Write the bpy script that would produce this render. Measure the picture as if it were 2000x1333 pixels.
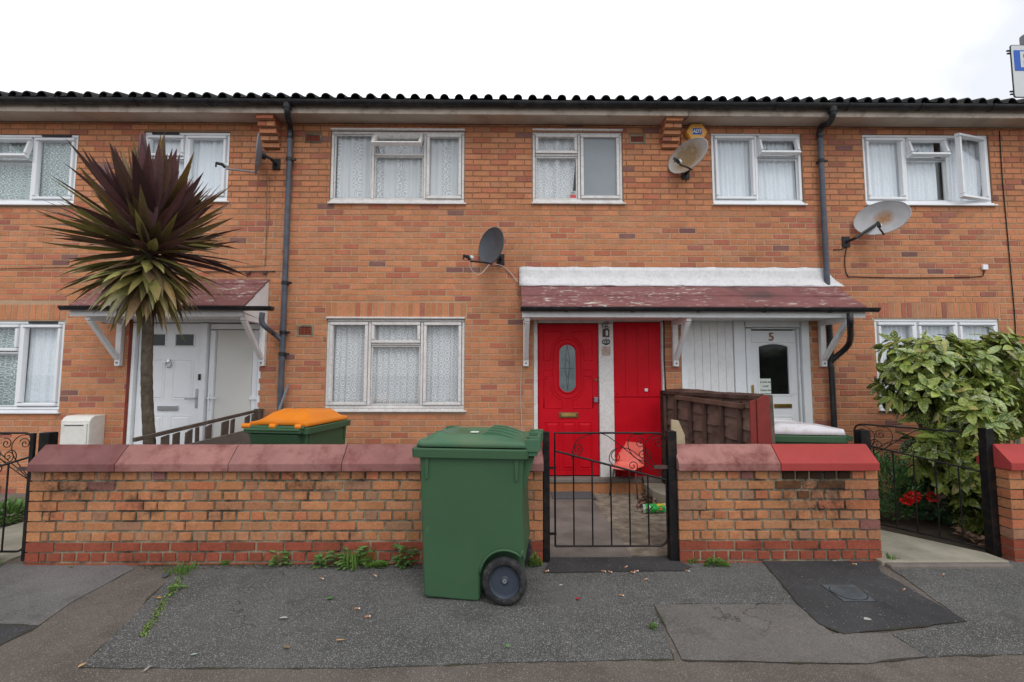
import bpy, math, random
from mathutils import Vector, Matrix, Euler, noise
R = math.radians
random.seed(7)
for o in list(bpy.data.objects): bpy.data.objects.remove(o)
scene = bpy.context.scene
col = scene.collection
# ---------------------------------------------------------------- camera
F_PX, CAM = 889.0, Vector((0, 0, 1.5))
cam_d = bpy.data.cameras.new('camera'); cam = bpy.data.objects.new('camera', cam_d); col.objects.link(cam)
cam_d.sensor_width = 36; cam_d.lens = F_PX/2000*36; cam_d.clip_start = .05; cam_d.clip_end = 2000
cam.location = CAM
cam.rotation_euler = (R(90+4.15), R(-0.05), R(-0.61))
scene.camera = cam
CM = cam.rotation_euler.to_matrix()
# ---------------------------------------------------------------- world: overcast sky
w = bpy.data.worlds.new("World"); scene.world = w; w.use_nodes = True
nt = w.node_tree; nt.nodes.clear()
SUN_EL, SUN_ROT = R(52), R(215)
sky = nt.nodes.new('ShaderNodeTexSky'); sky.sky_type = 'NISHITA'; sky.sun_disc = False
sky.sun_elevation = SUN_EL; sky.sun_rotation = SUN_ROT
tc = nt.nodes.new('ShaderNodeTexCoord'); nz = nt.nodes.new('ShaderNodeTexNoise'); nz.inputs['Scale'].default_value = 1.9; nz.inputs['Detail'].default_value = 5
rp = nt.nodes.new('ShaderNodeValToRGB')
rp.color_ramp.elements[0].position = .44; rp.color_ramp.elements[0].color = (5.7, 5.85, 6.2, 1)
rp.color_ramp.elements[1].position = .78; rp.color_ramp.elements[1].color = (12.8, 13.0, 13.4, 1)
mx = nt.nodes.new('ShaderNodeMixRGB'); mx.inputs[0].default_value = .93
bg = nt.nodes.new('ShaderNodeBackground'); bg.inputs[1].default_value = .12
wo = nt.nodes.new('ShaderNodeOutputWorld')
nt.links.new(tc.outputs['Generated'], nz.inputs['Vector']); nt.links.new(nz.outputs['Fac'], rp.inputs[0])
nt.links.new(sky.outputs[0], mx.inputs[1]); nt.links.new(rp.outputs[0], mx.inputs[2])
nt.links.new(mx.outputs[0], bg.inputs[0]); nt.links.new(bg.outputs[0], wo.inputs[0])
sd = bpy.data.lights.new('sun', 'SUN'); sd.energy = .9; sd.angle = R(28); sd.color = (1, .97, .93)
sun = bpy.data.objects.new('sun', sd); col.objects.link(sun)
sun.rotation_euler = (R(90)-SUN_EL, 0, R(12))     # comes from behind the camera, high up
sun.rotation_euler = Vector((-.35, 1, -1.45)).to_track_quat('-Z', 'Y').to_euler()
scene.view_settings.view_transform = 'Standard'; scene.view_settings.look = 'None'
scene.view_settings.exposure = 0.45; scene.view_settings.gamma = 1

# ---------------------------------------------------------------- measuring helpers
FY, WY = 5.89, 3.72           # house front and garden wall front
def ray(px, py): return CM @ Vector(((px-1000)/F_PX, -(py-666.5)/F_PX, -1))
def at(px, py, Y):
    d = ray(px, py); return CAM + d*(Y/d.y)
def gr(px, py, z=0):
    d = ray(px, py); return CAM + d*((z-1.5)/d.z)
def rect(x0, y0, x1, y1, Y=FY):
    ym, xm = (y0+y1)/2, (x0+x1)/2
    return at(x0, ym, Y).x, at(xm, y1, Y).z, at(x1, ym, Y).x, at(xm, y0, Y).z   # X0,Z0,X1,Z1

# ---------------------------------------------------------------- mesh builder
ORIG = {}
class MB:
    def __init__(s): s.v = []; s.f = []; s.m = []; s.c = []
    def add(s, vs, fs, m=0, c=(1, 1, 1)):
        n = len(s.v); s.v += [tuple(a) for a in vs]
        for q in fs: s.f.append([i+n for i in q]); s.m.append(m); s.c.append(c)
        return s
    def box(s, x0, y0, z0, x1, y1, z1, m=0, c=(1, 1, 1), M=None):
        vs = [(x0,y0,z0),(x1,y0,z0),(x1,y1,z0),(x0,y1,z0),(x0,y0,z1),(x1,y0,z1),(x1,y1,z1),(x0,y1,z1)]
        if M is not None: vs = [M @ Vector(a) for a in vs]
        return s.add(vs, [(3,2,1,0),(4,5,6,7),(0,1,5,4),(1,2,6,5),(2,3,7,6),(3,0,4,7)], m, c)
    def beam(s, a, b, wd, h, m=0, c=(1,1,1), up=(0,0,1)):
        a = Vector(a); b = Vector(b); d = (b-a); L = d.length; d.normalize()
        sx = d.cross(Vector(up)).normalized(); u = sx.cross(d)
        vs = []
        for p in (a, b):
            for i, j in ((-1,-1),(1,-1),(1,1),(-1,1)): vs.append(p + sx*(i*wd/2) + u*(j*h/2))
        return s.add(vs, [(0,3,2,1),(4,5,6,7),(0,1,5,4),(1,2,6,5),(2,3,7,6),(3,0,4,7)], m, c)
    def tube(s, pts, r, n=8, m=0, c=(1,1,1), caps=True, closed=False):
        pts = [Vector(p) for p in pts]; N = len(pts)
        rs = r if isinstance(r, (list, tuple)) else [r]*N
        base = len(s.v); up = None
        for i, p in enumerate(pts):
            if closed: t = pts[(i+1) % N]-pts[i-1]
            else: t = pts[min(i+1, N-1)]-pts[max(i-1, 0)]
            if t.length < 1e-9: t = Vector((0, 0, 1))
            t.normalize()
            if up is None:
                up = Vector((0, 0, 1)) if abs(t.z) < .9 else Vector((1, 0, 0))
            sx = t.cross(up)
            if sx.length < 1e-6: sx = t.orthogonal()
            sx.normalize(); up = sx.cross(t).normalized()
            for k in range(n):
                a = 2*math.pi*k/n
                s.v.append(tuple(p + sx*(math.cos(a)*rs[i]) + up*(math.sin(a)*rs[i])))
        for i in range(N if closed else N-1):
            j = (i+1) % N
            for k in range(n):
                l = (k+1) % n
                s.f.append([base+i*n+k, base+i*n+l, base+j*n+l, base+j*n+k]); s.m.append(m); s.c.append(c)
        if caps and not closed:
            s.f.append([base+k for k in range(n)][::-1]); s.m.append(m); s.c.append(c)
            s.f.append([base+(N-1)*n+k for k in range(n)]); s.m.append(m); s.c.append(c)
        return s
    def prism(s, poly, axis, a0, a1, m=0, c=(1,1,1)):
        """poly of 2-tuples extruded along axis 'x','y','z' from a0 to a1"""
        def P(p, a): return {'x': (a, p[0], p[1]), 'y': (p[0], a, p[1]), 'z': (p[0], p[1], a)}[axis]
        n = len(poly); vs = [P(p, a0) for p in poly]+[P(p, a1) for p in poly]
        fs = [list(range(n))[::-1], [n+i for i in range(n)]]+[[i, (i+1) % n, n+(i+1) % n, n+i] for i in range(n)]
        return s.add(vs, fs, m, c)
    def slab(s, x0, z0, x1, z1, yb, yf, ch=.004, m=0, c=(1,1,1), j=0):
        """a shape facing -Y with a chamfered face: back edge at yb, face at yf"""
        q = lambda: random.uniform(-j, j) if j else 0
        vs = [(x0,yb,z0),(x1,yb,z0),(x1,yb,z1),(x0,yb,z1),
              (x0+ch+q(),yf+q(),z0+ch+q()),(x1-ch+q(),yf+q(),z0+ch+q()),(x1-ch+q(),yf+q(),z1-ch+q()),(x0+ch+q(),yf+q(),z1-ch+q())]
        return s.add(vs, [(4,5,6,7),(0,1,5,4),(1,2,6,5),(2,3,7,6),(3,0,4,7)], m, c)
    def rings(s, rings, m=0, c=(1,1,1), cap0=True, cap1=True):
        base = len(s.v); n = len(rings[0])
        for r_ in rings: s.v += [tuple(p) for p in r_]
        for i in range(len(rings)-1):
            for k in range(n):
                l = (k+1) % n
                s.f.append([base+i*n+k, base+i*n+l, base+(i+1)*n+l, base+(i+1)*n+k]); s.m.append(m); s.c.append(c)
        if cap0: s.f.append([base+k for k in range(n)][::-1]); s.m.append(m); s.c.append(c)
        if cap1: s.f.append([base+(len(rings)-1)*n+k for k in range(n)]); s.m.append(m); s.c.append(c)
        return s
    def build(s, name, mats, parent=None, smooth=False, bevel=0, seg=2, local=False, recalc=False):
        me = bpy.data.meshes.new(name)
        off = Vector((0, 0, 0)) if local or parent is None else ORIG.get(parent.name, Vector((0, 0, 0)))
        me.from_pydata([(a[0]-off.x, a[1]-off.y, a[2]-off.z) for a in s.v], [], s.f)
        if not isinstance(mats, (list, tuple)): mats = [mats]
        for m_ in mats: me.materials.append(m_)
        me.polygons.foreach_set('material_index', s.m)
        ca = me.color_attributes.new('Col', 'FLOAT_COLOR', 'CORNER')
        buf = []
        for p, c in zip(me.polygons, s.c): buf += [c[0], c[1], c[2], 1.0]*p.loop_total
        ca.data.foreach_set('color', buf)
        if recalc:
            import bmesh
            bm = bmesh.new(); bm.from_mesh(me); bmesh.ops.recalc_face_normals(bm, faces=bm.faces); bm.to_mesh(me); bm.free()
        if smooth: me.polygons.foreach_set('use_smooth', [True]*len(me.polygons))
        me.update()
        o = bpy.data.objects.new(name, me); col.objects.link(o)
        if parent is not None:
            o.parent = parent; ORIG[o.name] = off
        if smooth == 2:
            try: me.set_sharp_from_angle(angle=R(35))
            except Exception: pass
        if bevel:
            b = o.modifiers.new('bevel', 'BEVEL'); b.width = bevel; b.segments = seg; b.limit_method = 'ANGLE'; b.angle_limit = R(40)
        return o
def tag(o, label=None, cat=None, group=None, kind=None):
    if label: o['label'] = label
    if cat: o['category'] = cat
    if group: o['group'] = group
    if kind: o['kind'] = kind
    return o
def thing(name, label, cat, loc=(0, 0, 0), rz=0, group=None):
    o = bpy.data.objects.new(name, None); col.objects.link(o); o.location = loc; o.rotation_euler.z = rz
    o.empty_display_size = .1
    ORIG[o.name] = Vector(loc)
    return tag(o, label, cat, group)
def dup(o, parent=None):
    c = o.copy(); col.objects.link(c); c.parent = parent
    for ch in [x for x in o.children]: dup(ch, c)
    return c
def text_mb(txt, size, depth=.002, bold=0.0):
    """glyph outlines as a mesh lying in XZ, facing -Y, centred"""
    cu = bpy.data.curves.new('glyphs', 'FONT'); cu.body = txt; cu.size = size; cu.extrude = depth; cu.align_x = 'CENTER'; cu.align_y = 'CENTER'; cu.offset = bold
    o = bpy.data.objects.new('glyphs', cu); col.objects.link(o)
    bpy.context.view_layer.update()
    me = o.evaluated_get(bpy.context.evaluated_depsgraph_get()).to_mesh()
    mb = MB(); vs = [(v.co.x, -v.co.z, v.co.y) for v in me.vertices]
    mb.add(vs, [list(p.vertices) for p in me.polygons])
    bpy.data.objects.remove(o); return mb
def place(mb, tx, ty, tz): mb.v = [(a[0]+tx, a[1]+ty, a[2]+tz) for a in mb.v]; return mb
def catmull(P, n=6):
    P = [Vector(p) for p in P]; out = []
    for i in range(len(P)-1):
        p0 = P[max(i-1, 0)]; p1 = P[i]; p2 = P[i+1]; p3 = P[min(i+2, len(P)-1)]
        for k in range(n):
            t = k/n
            out.append(.5*((2*p1)+(-p0+p2)*t+(2*p0-5*p1+4*p2-p3)*t*t+(-p0+3*p1-3*p2+p3)*t**3))
    out.append(P[-1]); return out

# ---------------------------------------------------------------- materials
def nmat(name):
    m = bpy.data.materials.new(name); m.use_nodes = True
    return m, m.node_tree, m.node_tree.nodes['Principled BSDF']
def N(t, kind, **kw):
    n = t.nodes.new(kind)
    for k, v in kw.items():
        if hasattr(n, k) and k not in ('Scale',): setattr(n, k, v)
        else: n.inputs[k].default_value = v
    return n
def L(t, a, b): t.links.new(a, b)
def coord(t):
    g = N(t, 'ShaderNodeNewGeometry'); return g.outputs['Position']
def nois(t, scale, detail=4, rough=.6, vec=None):
    n = N(t, 'ShaderNodeTexNoise'); n.inputs['Scale'].default_value = scale; n.inputs['Detail'].default_value = detail; n.inputs['Roughness'].default_value = rough
    L(t, vec if vec is not None else coord(t), n.inputs['Vector']); return n.outputs['Fac']
def ramp(t, fac, stops):
    r = N(t, 'ShaderNodeValToRGB'); e = r.color_ramp.elements
    while len(e) < len(stops): e.new(.5)
    for el, (p, c) in zip(e, stops): el.position = p; el.color = (*(c if isinstance(c, tuple) else (c,)*3), 1)
    L(t, fac, r.inputs[0]); return r.outputs[0]
def mix(t, fac, a, b, mode='MIX'):
    n = N(t, 'ShaderNodeMixRGB', blend_type=mode)
    for i, x in ((0, fac), (1, a), (2, b)):
        if hasattr(x, 'links'): L(t, x, n.inputs[i])
        elif isinstance(x, tuple): n.inputs[i].default_value = (*x, 1)
        else: n.inputs[i].default_value = x if i == 0 else (x, x, x, 1)
    return n.outputs[0]
def bump(t, p, h, strength=.3, dist=.01):
    b = N(t, 'ShaderNodeBump'); b.inputs['Strength'].default_value = strength; b.inputs['Distance'].default_value = dist
    L(t, h, b.inputs['Height']); L(t, b.outputs[0], p.inputs['Normal'])
def simple(name, c, rough=.5, var=.15, scale=6, fine=.0, dirt=None, dirt_amt=.4, dirt_scale=3, metal=0, spec=.22, bmp=0, bscale=60, usecol=False):
    m, t, p = nmat(name)
    base = c
    if usecol:
        a = N(t, 'ShaderNodeAttribute', attribute_name='Col'); base = mix(t, 1.0, c, a.outputs['Color'], 'MULTIPLY')
    f = ramp(t, nois(t, scale), [(.3, 1-var), (.7, 1+var*.6)])
    x = mix(t, 1.0, base, f, 'MULTIPLY')
    if fine:
        x = mix(t, 1.0, x, ramp(t, nois(t, 180, 2), [(.3, 1-fine), (.7, 1+fine)]), 'MULTIPLY')
    if dirt:
        d = ramp(t, nois(t, dirt_scale, 8, .7), [(.48, 0.0), (.68, dirt_amt)])
        x = mix(t, d, x, dirt)
    L(t, x, p.inputs['Base Color'])
    p.inputs['Roughness'].default_value = rough; p.inputs['Metallic'].default_value = metal
    p.inputs['Specular IOR Level'].default_value = spec
    if bmp: bump(t, p, nois(t, bscale, 4), bmp, .004)
    return m
M = {}
def soot(t):
    # black run-off stains below two leaking coping joints
    out = None
    for cx_, cz_, sx, sz in ((at(1600, 950, WY).x, .56, .50, .36), (at(1600, 930, WY).x, .71, .45, .10), (at(1595, 930, WY).x, .71, .40, .08), (at(600, 940, WY).x, .66, .60, .14), (at(150, 940, WY).x, .64, .50, .20)):
        mp = N(t, 'ShaderNodeMapping'); mp.inputs['Location'].default_value = (-cx_/sx, -WY*.5, -cz_/sz); mp.inputs['Scale'].default_value = (1/sx, .5, 1/sz); L(t, coord(t), mp.inputs['Vector'])
        g = N(t, 'ShaderNodeTexGradient', gradient_type='SPHERICAL'); L(t, mp.outputs[0], g.inputs[0])
        f = mix(t, 1.0, ramp(t, g.outputs['Fac'], [(.0, 0.0), (.6, 1.0)]), ramp(t, nois(t, 9, 9, .85), [(.42, 0.0), (.60, 1.0)]), 'MULTIPLY')
        out = f if out is None else mix(t, 1.0, out, f, 'LIGHTEN')
    return out
def brick_mat(name, stain):
    m, t, p = nmat(name)
    a = N(t, 'ShaderNodeAttribute', attribute_name='Col').outputs['Color']
    n1 = nois(t, 55, 5, .7); n2 = nois(t, 9, 4); n3 = nois(t, 260, 2)
    x = mix(t, 1.0, a, ramp(t, n1, [(.3, .78), (.68, 1.18)]), 'MULTIPLY')
    x = mix(t, 1.0, x, ramp(t, n2, [(.3, .88), (.7, 1.08)]), 'MULTIPLY')
    x = mix(t, 1.0, x, ramp(t, n3, [(.25, .72), (.42, 1.0)]), 'MULTIPLY')
    if stain:
        d = ramp(t, nois(t, 3.2, 7, .75), [(.57, 0.0), (.70, .7)])
        x = mix(t, d, x, (.055, .04, .03))
        x = mix(t, mix(t, 1.0, soot(t), .85, 'MULTIPLY'), x, (.03, .022, .017))
        x = mix(t, ramp(t, nois(t, 330, 2), [(.64, 0.0), (.69, .75)]), x, (.06, .035, .02))
    else:
        d = ramp(t, nois(t, 1.1, 7, .7), [(.50, 0.0), (.74, .4)])
        x = mix(t, d, x, (.24, .11, .06))
        st = N(t, 'ShaderNodeMapping'); st.inputs['Scale'].default_value = (5.5, 1, .55); L(t, coord(t), st.inputs['Vector'])
        x = mix(t, ramp(t, nois(t, 1.6, 6, .65, st.outputs[0]), [(.58, 0.0), (.76, .32)]), x, (.13, .065, .04))
        sc = N(t, 'ShaderNodeMapping'); sc.inputs['Scale'].default_value = (1.0, 1, .35); L(t, coord(t), sc.inputs['Vector'])
        d = ramp(t, nois(t, 26, 3, .5, sc.outputs[0]), [(.735, 0.0), (.78, .35)])     # small limey runs
        x = mix(t, d, x, (.62, .5, .4))
        gz = N(t, 'ShaderNodeSeparateXYZ'); L(t, coord(t), gz.inputs[0])
        mr = N(t, 'ShaderNodeMapRange'); mr.inputs['From Min'].default_value = 3.0; mr.inputs['From Max'].default_value = .0; mr.inputs['To Min'].default_value = 1.03; mr.inputs['To Max'].default_value = .92
        L(t, gz.outputs[2], mr.inputs[0])
    L(t, x, p.inputs['Base Color']); p.inputs['Roughness'].default_value = .9; p.inputs['Specular IOR Level'].default_value = .1
    bump(t, p, n1, .5, .004); return m
M['brick'] = brick_mat('facade brick', False)
M['wbrick'] = brick_mat('garden wall brick', True)
def mortar_mat(name, a, b, s):
    m, t, p = nmat(name)
    x = mix(t, ramp(t, nois(t, s, 6, .7), [(.42, 0.0), (.62, 1.0)]), a, b)
    x = mix(t, 1.0, x, ramp(t, nois(t, 120, 3), [(.3, .8), (.7, 1.15)]), 'MULTIPLY')
    x = mix(t, soot(t), x, (.012, .010, .009))
    L(t, x, p.inputs['Base Color']); p.inputs['Roughness'].default_value = .95; bump(t, p, nois(t, 150, 3), .6, .004); return m
# upper storey pointing is browner and dirtier than below
def fac_mortar():
    m, t, p = nmat('facade mortar')
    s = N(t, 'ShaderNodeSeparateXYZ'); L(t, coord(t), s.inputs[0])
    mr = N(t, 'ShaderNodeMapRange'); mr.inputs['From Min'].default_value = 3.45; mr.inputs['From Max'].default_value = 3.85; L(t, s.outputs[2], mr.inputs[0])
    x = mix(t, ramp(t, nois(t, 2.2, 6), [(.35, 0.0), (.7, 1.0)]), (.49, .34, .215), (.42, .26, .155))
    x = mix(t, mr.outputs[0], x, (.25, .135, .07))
    x = mix(t, 1.0, x, ramp(t, nois(t, 120, 3), [(.3, .8), (.7, 1.15)]), 'MULTIPLY')
    L(t, x, p.inputs['Base Color']); p.inputs['Roughness'].default_value = .95; return m
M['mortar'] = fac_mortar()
M['wmortar'] = mortar_mat('garden wall mortar', (.30, .25, .17), (.045, .04, .03), 3.2)
def tarmac(name, base, speck, amt, scale=95, light=(.4, .38, .35), stain=.3, patch=(.16, .15, .14)):
    m, t, p = nmat(name)
    x = mix(t, ramp(t, nois(t, 1.7, 6, .65), [(.35, 0.0), (.7, 1.0)]), base, tuple(c*1.6 for c in base))
    x = mix(t, 1.0, x, ramp(t, nois(t, 160, 3, .8), [(.32, .55), (.66, 1.5)]), 'MULTIPLY')
    v = N(t, 'ShaderNodeTexVoronoi'); v.inputs['Scale'].default_value = scale; L(t, coord(t), v.inputs['Vector'])
    sp = N(t, 'ShaderNodeSeparateColor'); L(t, v.outputs['Color'], sp.inputs[0])
    r1 = ramp(t, sp.outputs[0], [(1-amt, 0.0), (1-amt+.02, 1.0)])
    r2 = ramp(t, v.outputs['Distance'], [(.25, 1.0), (.5, 0.0)])
    x = mix(t, mix(t, 1.0, r1, r2, 'MULTIPLY'), x, light)
    v2 = N(t, 'ShaderNodeTexVoronoi'); v2.inputs['Scale'].default_value = scale*.42; L(t, coord(t), v2.inputs['Vector'])
    sp2 = N(t, 'ShaderNodeSeparateColor'); L(t, v2.outputs['Color'], sp2.inputs[0])
    x = mix(t, mix(t, 1.0, ramp(t, sp2.outputs[1], [(1-amt*.28, 0.0), (1-amt*.28+.01, .8)]), ramp(t, v2.outputs['Distance'], [(.22, 1.0), (.36, 0.0)]), 'MULTIPLY'), x, light)
    d = ramp(t, nois(t, .9, 8, .75), [(.48, 0.0), (.68, stain)])
    x = mix(t, d, x, patch)
    d = ramp(t, nois(t, 2.3, 7, .7), [(.56, 0.0), (.72, .45)])
    x = mix(t, d, x, tuple(c*.45 for c in base))
    wv = N(t, 'ShaderNodeTexVoronoi', feature='DISTANCE_TO_EDGE'); wv.inputs['Scale'].default_value = 1.1
    nv = N(t, 'ShaderNodeTexNoise'); nv.inputs['Scale'].default_value = 3; nv.inputs['Detail'].default_value = 6; L(t, coord(t), nv.inputs['Vector'])
    ad = N(t, 'ShaderNodeVectorMath', operation='ADD'); L(t, coord(t), ad.inputs[0]); L(t, nv.outputs['Color'], ad.inputs[1]); L(t, ad.outputs[0], wv.inputs['Vector'])
    ck = mix(t, 1.0, ramp(t, wv.outputs['Distance'], [(.003, .8), (.010, 0.0)]), ramp(t, nois(t, .8, 2), [(.55, 0.0), (.62, 1.0)]), 'MULTIPLY')
    x = mix(t, ck, x, (.012, .011, .010))
    L(t, x, p.inputs['Base Color']); p.inputs['Roughness'].default_value = .85; p.inputs['Specular IOR Level'].default_value = .15
    bump(t, p, nois(t, 170, 3, .8), .9, .006); return m
M['tar_brown'] = tarmac('brown worn tarmac', (.098, .084, .073), 0, .30, 170, (.30, .26, .22), .5, (.13, .115, .10))
M['tar_grey'] = tarmac('coarse grey tarmac', (.072, .072, .069), 0, .38, 165, (.36, .35, .33), .5, (.145, .142, .132))
M['tar_dark'] = tarmac('smooth dark tarmac', (.042, .042, .043), 0, .05, 120, (.25, .25, .25), .25, (.10, .10, .10))
M['tar_pale'] = tarmac('pale worn tarmac', (.100, .094, .086), 0, .28, 170, (.27, .25, .23), .7, (.17, .16, .148))
M['tar_left'] = tarmac('smooth grey tarmac', (.112, .108, .104), 0, .16, 140, (.28, .27, .27), .5, (.16, .155, .15))
M['seam'] = simple('dirt filled seam', (.055, .047, .036), .95, .4, 30, .3, (.05, .07, .02), .6, 5)
M['concrete'] = simple('worn concrete', (.19, .165, .145), .85, .35, 2.5, .15, (.08, .06, .05), .6, 1.7, bmp=.5, bscale=40)
M['concrete_pale'] = simple('pale concrete', (.30, .28, .22), .85, .25, 3, .12, (.14, .13, .1), .5, 2.5, bmp=.4, bscale=50)
M['concrete_broken'] = simple('broken concrete', (.26, .22, .17), .9, .5, 9, .25, (.10, .08, .06), .8, 7, bmp=1, bscale=20)
M['upvc'] = simple('white plastic frame', (.80, .82, .84), .3, .04, 2, 0, (.55, .53, .5), .15, 6)
M['oldwhite'] = simple('old flaking white paint', (.72, .70, .68), .55, .10, 8, .05, (.30, .25, .20), .38, 30, bmp=.4)
M['white'] = simple('white painted wood', (.80, .80, .80), .5, .06, 6, .03, (.45, .40, .36), .22, 14)
M['soffit'] = simple('cream soffit board', (.50, .44, .37), .6, .1, 2, .03, (.26, .2, .16), .5, 2.5)
M['fascia'] = simple('stained cream fascia board', (.58, .50, .42), .6, .15, 3, .03, (.20, .14, .1), .75, 5)
M['gutter'] = simple('black plastic gutter', (.022, .023, .026), .38, .3, 5, .1, (.08, .07, .06), .5, 9)
M['pipe'] = simple('grey plastic downpipe', (.085, .095, .12), .4, .2, 5, .05, (.2, .2, .2), .3, 12)
M['tile'] = simple('dark roof tile', (.035, .034, .035), .8, .4, 5, .2, (.07, .08, .05), .6, 6, bmp=.4)
def canopy_mat():
    m, t, p = nmat('red brown canopy tile')
    x = mix(t, ramp(t, nois(t, 5, 6), [(.3, 0.0), (.7, 1.0)]), (.15, .05, .048), (.22, .085, .08))
    s = N(t, 'ShaderNodeMapping'); s.inputs['Scale'].default_value = (.45, 1, 2.2); L(t, coord(t), s.inputs['Vector'])
    li = ramp(t, nois(t, 16, 8, .75, s.outputs[0]), [(.555, 0.0), (.60, 1.0)])
    li = mix(t, 1.0, li, ramp(t, nois(t, 1.4, 3), [(.38, 0.0), (.52, 1.0)]), 'MULTIPLY')
    x = mix(t, li, x, (.50, .47, .40))
    x = mix(t, ramp(t, nois(t, 1.1, 3), [(.62, 0.0), (.72, .6)]), x, (.04, .03, .03))
    L(t, x, p.inputs['Base Color']); p.inputs['Roughness'].default_value = .75; bump(t, p, nois(t, 60, 4), .5, .005); return m
M['canopy'] = canopy_mat()
M['flash'] = simple('white painted flashing', (.66, .66, .67), .55, .10, 7, .05, (.34, .30, .26), .35, 22, bmp=1, bscale=22)
M['coping'] = simple('weathered pink coping stone', (.30, .145, .13), .85, .2, 5, .12, (.15, .045, .04), .9, 4.5, bmp=.5, bscale=90, usecol=True)
M['coping_red'] = simple('red painted coping stone', (.36, .050, .045), .75, .12, 4, .06, (.30, .05, .045), .5, 3, bmp=.4, bscale=90)
def red_paint():
    m, t, p = nmat('red door paint')
    x = mix(t, ramp(t, nois(t, 4, 4), [(.3, 0.0), (.7, 1.0)]), (.50, .004, .012), (.60, .007, .018))
    s = N(t, 'ShaderNodeMapping'); s.inputs['Scale'].default_value = (1.5, 1, .8); L(t, coord(t), s.inputs['Vector'])
    ch = ramp(t, nois(t, 42, 6, .8, s.outputs[0]), [(.725, 0.0), (.74, 1.0)])
    z = N(t, 'ShaderNodeSeparateXYZ'); L(t, coord(t), z.inputs[0])
    mr = N(t, 'ShaderNodeMapRange'); mr.inputs['From Min'].default_value = 1.3; mr.inputs['From Max'].default_value = .5; L(t, z.outputs[2], mr.inputs[0])
    x = mix(t, mix(t, 1.0, ch, mr.outputs[0], 'MULTIPLY'), x, (.75, .6, .58))
    L(t, x, p.inputs['Base Color']); p.inputs['Roughness'].default_value = .45; p.inputs['Specular IOR Level'].default_value = .12; bump(t, p, nois(t, 90, 3), .15, .003); return m
M['red'] = red_paint()
M['black'] = simple('black painted iron', (.008, .008, .009), .5, .3, 20, .1, (.06, .035, .02), .5, 14)
M['brass'] = simple('brass', (.45, .32, .10), .35, .2, 10, 0, metal=.9)
M['oldbrass'] = simple('dull brass', (.20, .13, .06), .45, .3, 20, 0, metal=.7)
M['chrome'] = simple('chrome', (.55, .55, .56), .18, .1, 10, 0, metal=1)
M['dark'] = simple('dark grey plastic', (.03, .03, .032), .5, .1, 10)
M['grey'] = simple('grey metal', (.22, .23, .25), .45, .15, 10, .05)
M['bin'] = simple('green bin plastic', (.048, .108, .054), .45, .08, 2.2, .04, (.05, .10, .055), .3, 7, bmp=.12, bscale=200)
def scuffed(m):
    t = m.node_tree; p = t.nodes['Principled BSDF']; src = p.inputs['Base Color'].links[0].from_socket
    for sc, k, c in (((26, 26, 1.2), 2.2, (.13, .19, .13)), ((2, 2, 30), 1.8, (.12, .18, .12))):
        mp = N(t, 'ShaderNodeMapping'); mp.inputs['Scale'].default_value = sc; mp.inputs['Rotation'].default_value = (.1, .12, 0); L(t, coord(t), mp.inputs['Vector'])
        f = mix(t, 1.0, ramp(t, nois(t, k, 3, .6, mp.outputs[0]), [(.69, 0.0), (.73, .55)]), ramp(t, nois(t, 2.7, 3), [(.45, 0.0), (.6, 1.0)]), 'MULTIPLY')
        src = mix(t, f, src, c)
    d = ramp(t, nois(t, 5, 8, .8), [(.55, 0.0), (.75, .3)]); src = mix(t, d, src, (.10, .095, .075)); L(t, src, p.inputs['Base Color'])
scuffed(M['bin'])
M['binlid'] = simple('faded green lid plastic', (.062, .145, .082), .40, .14, 3, .04, (.13, .15, .075), .5, 3.5, bmp=.12, bscale=200)
M['bin_olive'] = simple('olive green bin plastic', (.045, .10, .045), .5, .15, 2.2, .04, (.12, .115, .075), .5, 3)
M['orange'] = simple('orange lid plastic', (.75, .22, .015), .4, .06, 4, .02, (.7, .3, .1), .3, 10)
M['whitelid'] = simple('white lid plastic', (.60, .58, .60), .4, .05, 4, .02, (.42, .34, .30), .6, 11)
M['tyre'] = simple('black rubber', (.022, .022, .024), .75, .3, 30, .2, (.10, .095, .09), .6, 22)
M['rim'] = simple('dark blue grey plastic wheel', (.045, .055, .075), .45, .12, 15, .05)
M['chair'] = simple('faded coral plastic', (.80, .16, .12), .4, .08, 5, .03, (.85, .4, .34), .5, 6)
M['rust'] = simple('rusty steel', (.10, .065, .06), .6, .4, 30, .2)
M['wood'] = simple('weathered grey brown wood', (.13, .10, .08), .85, .35, 8, .2, (.05, .035, .03), .6, 5, bmp=.6, bscale=60)
M['darkwood'] = simple('dark stained wood', (.075, .045, .038), .85, .4, 6, .2, (.16, .12, .09), .6, 5, bmp=.7, bscale=50, usecol=True)
M['redwood'] = simple('dark red painted board', (.22, .035, .028), .65, .2, 5, .08, (.12, .03, .03), .5, 6)
M['cream'] = simple('cream painted metal', (.72, .71, .66), .5, .05, 4, .02, (.45, .42, .36), .4, 6)
M['cream_panel'] = simple('ivory panel', (.66, .65, .61), .5, .03, 3, 0)
M['timber'] = simple('pale raw board', (.42, .34, .22), .8, .15, 8, .1)
M['trunk'] = simple('fibrous grey bark', (.105, .085, .062), .95, .45, 22, .3, (.045, .035, .028), .7, 9, bmp=1, bscale=45)
M['stem'] = simple('brown stem', (.07, .055, .04), .9, .3, 20, .2, bmp=.5)
M['cable_w'] = simple('white cable', (.55, .52, .48), .5, .1, 10)
M['cable_b'] = simple('black cable', (.02, .018, .017), .5, .1, 10)
M['cable_r'] = simple('brown stained cable', (.22, .15, .11), .6, .3, 10)
M['terra'] = simple('terracotta air brick', (.30, .085, .055), .85, .2, 20, .1)
M['void'] = simple('hollow shade', (.01, .008, .008), .95, .1, 10)  # near-black colour standing in for the shade inside holes and gaps
M['blue'] = simple('sign blue', (.02, .11, .48), .4, .03, 5)
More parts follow.
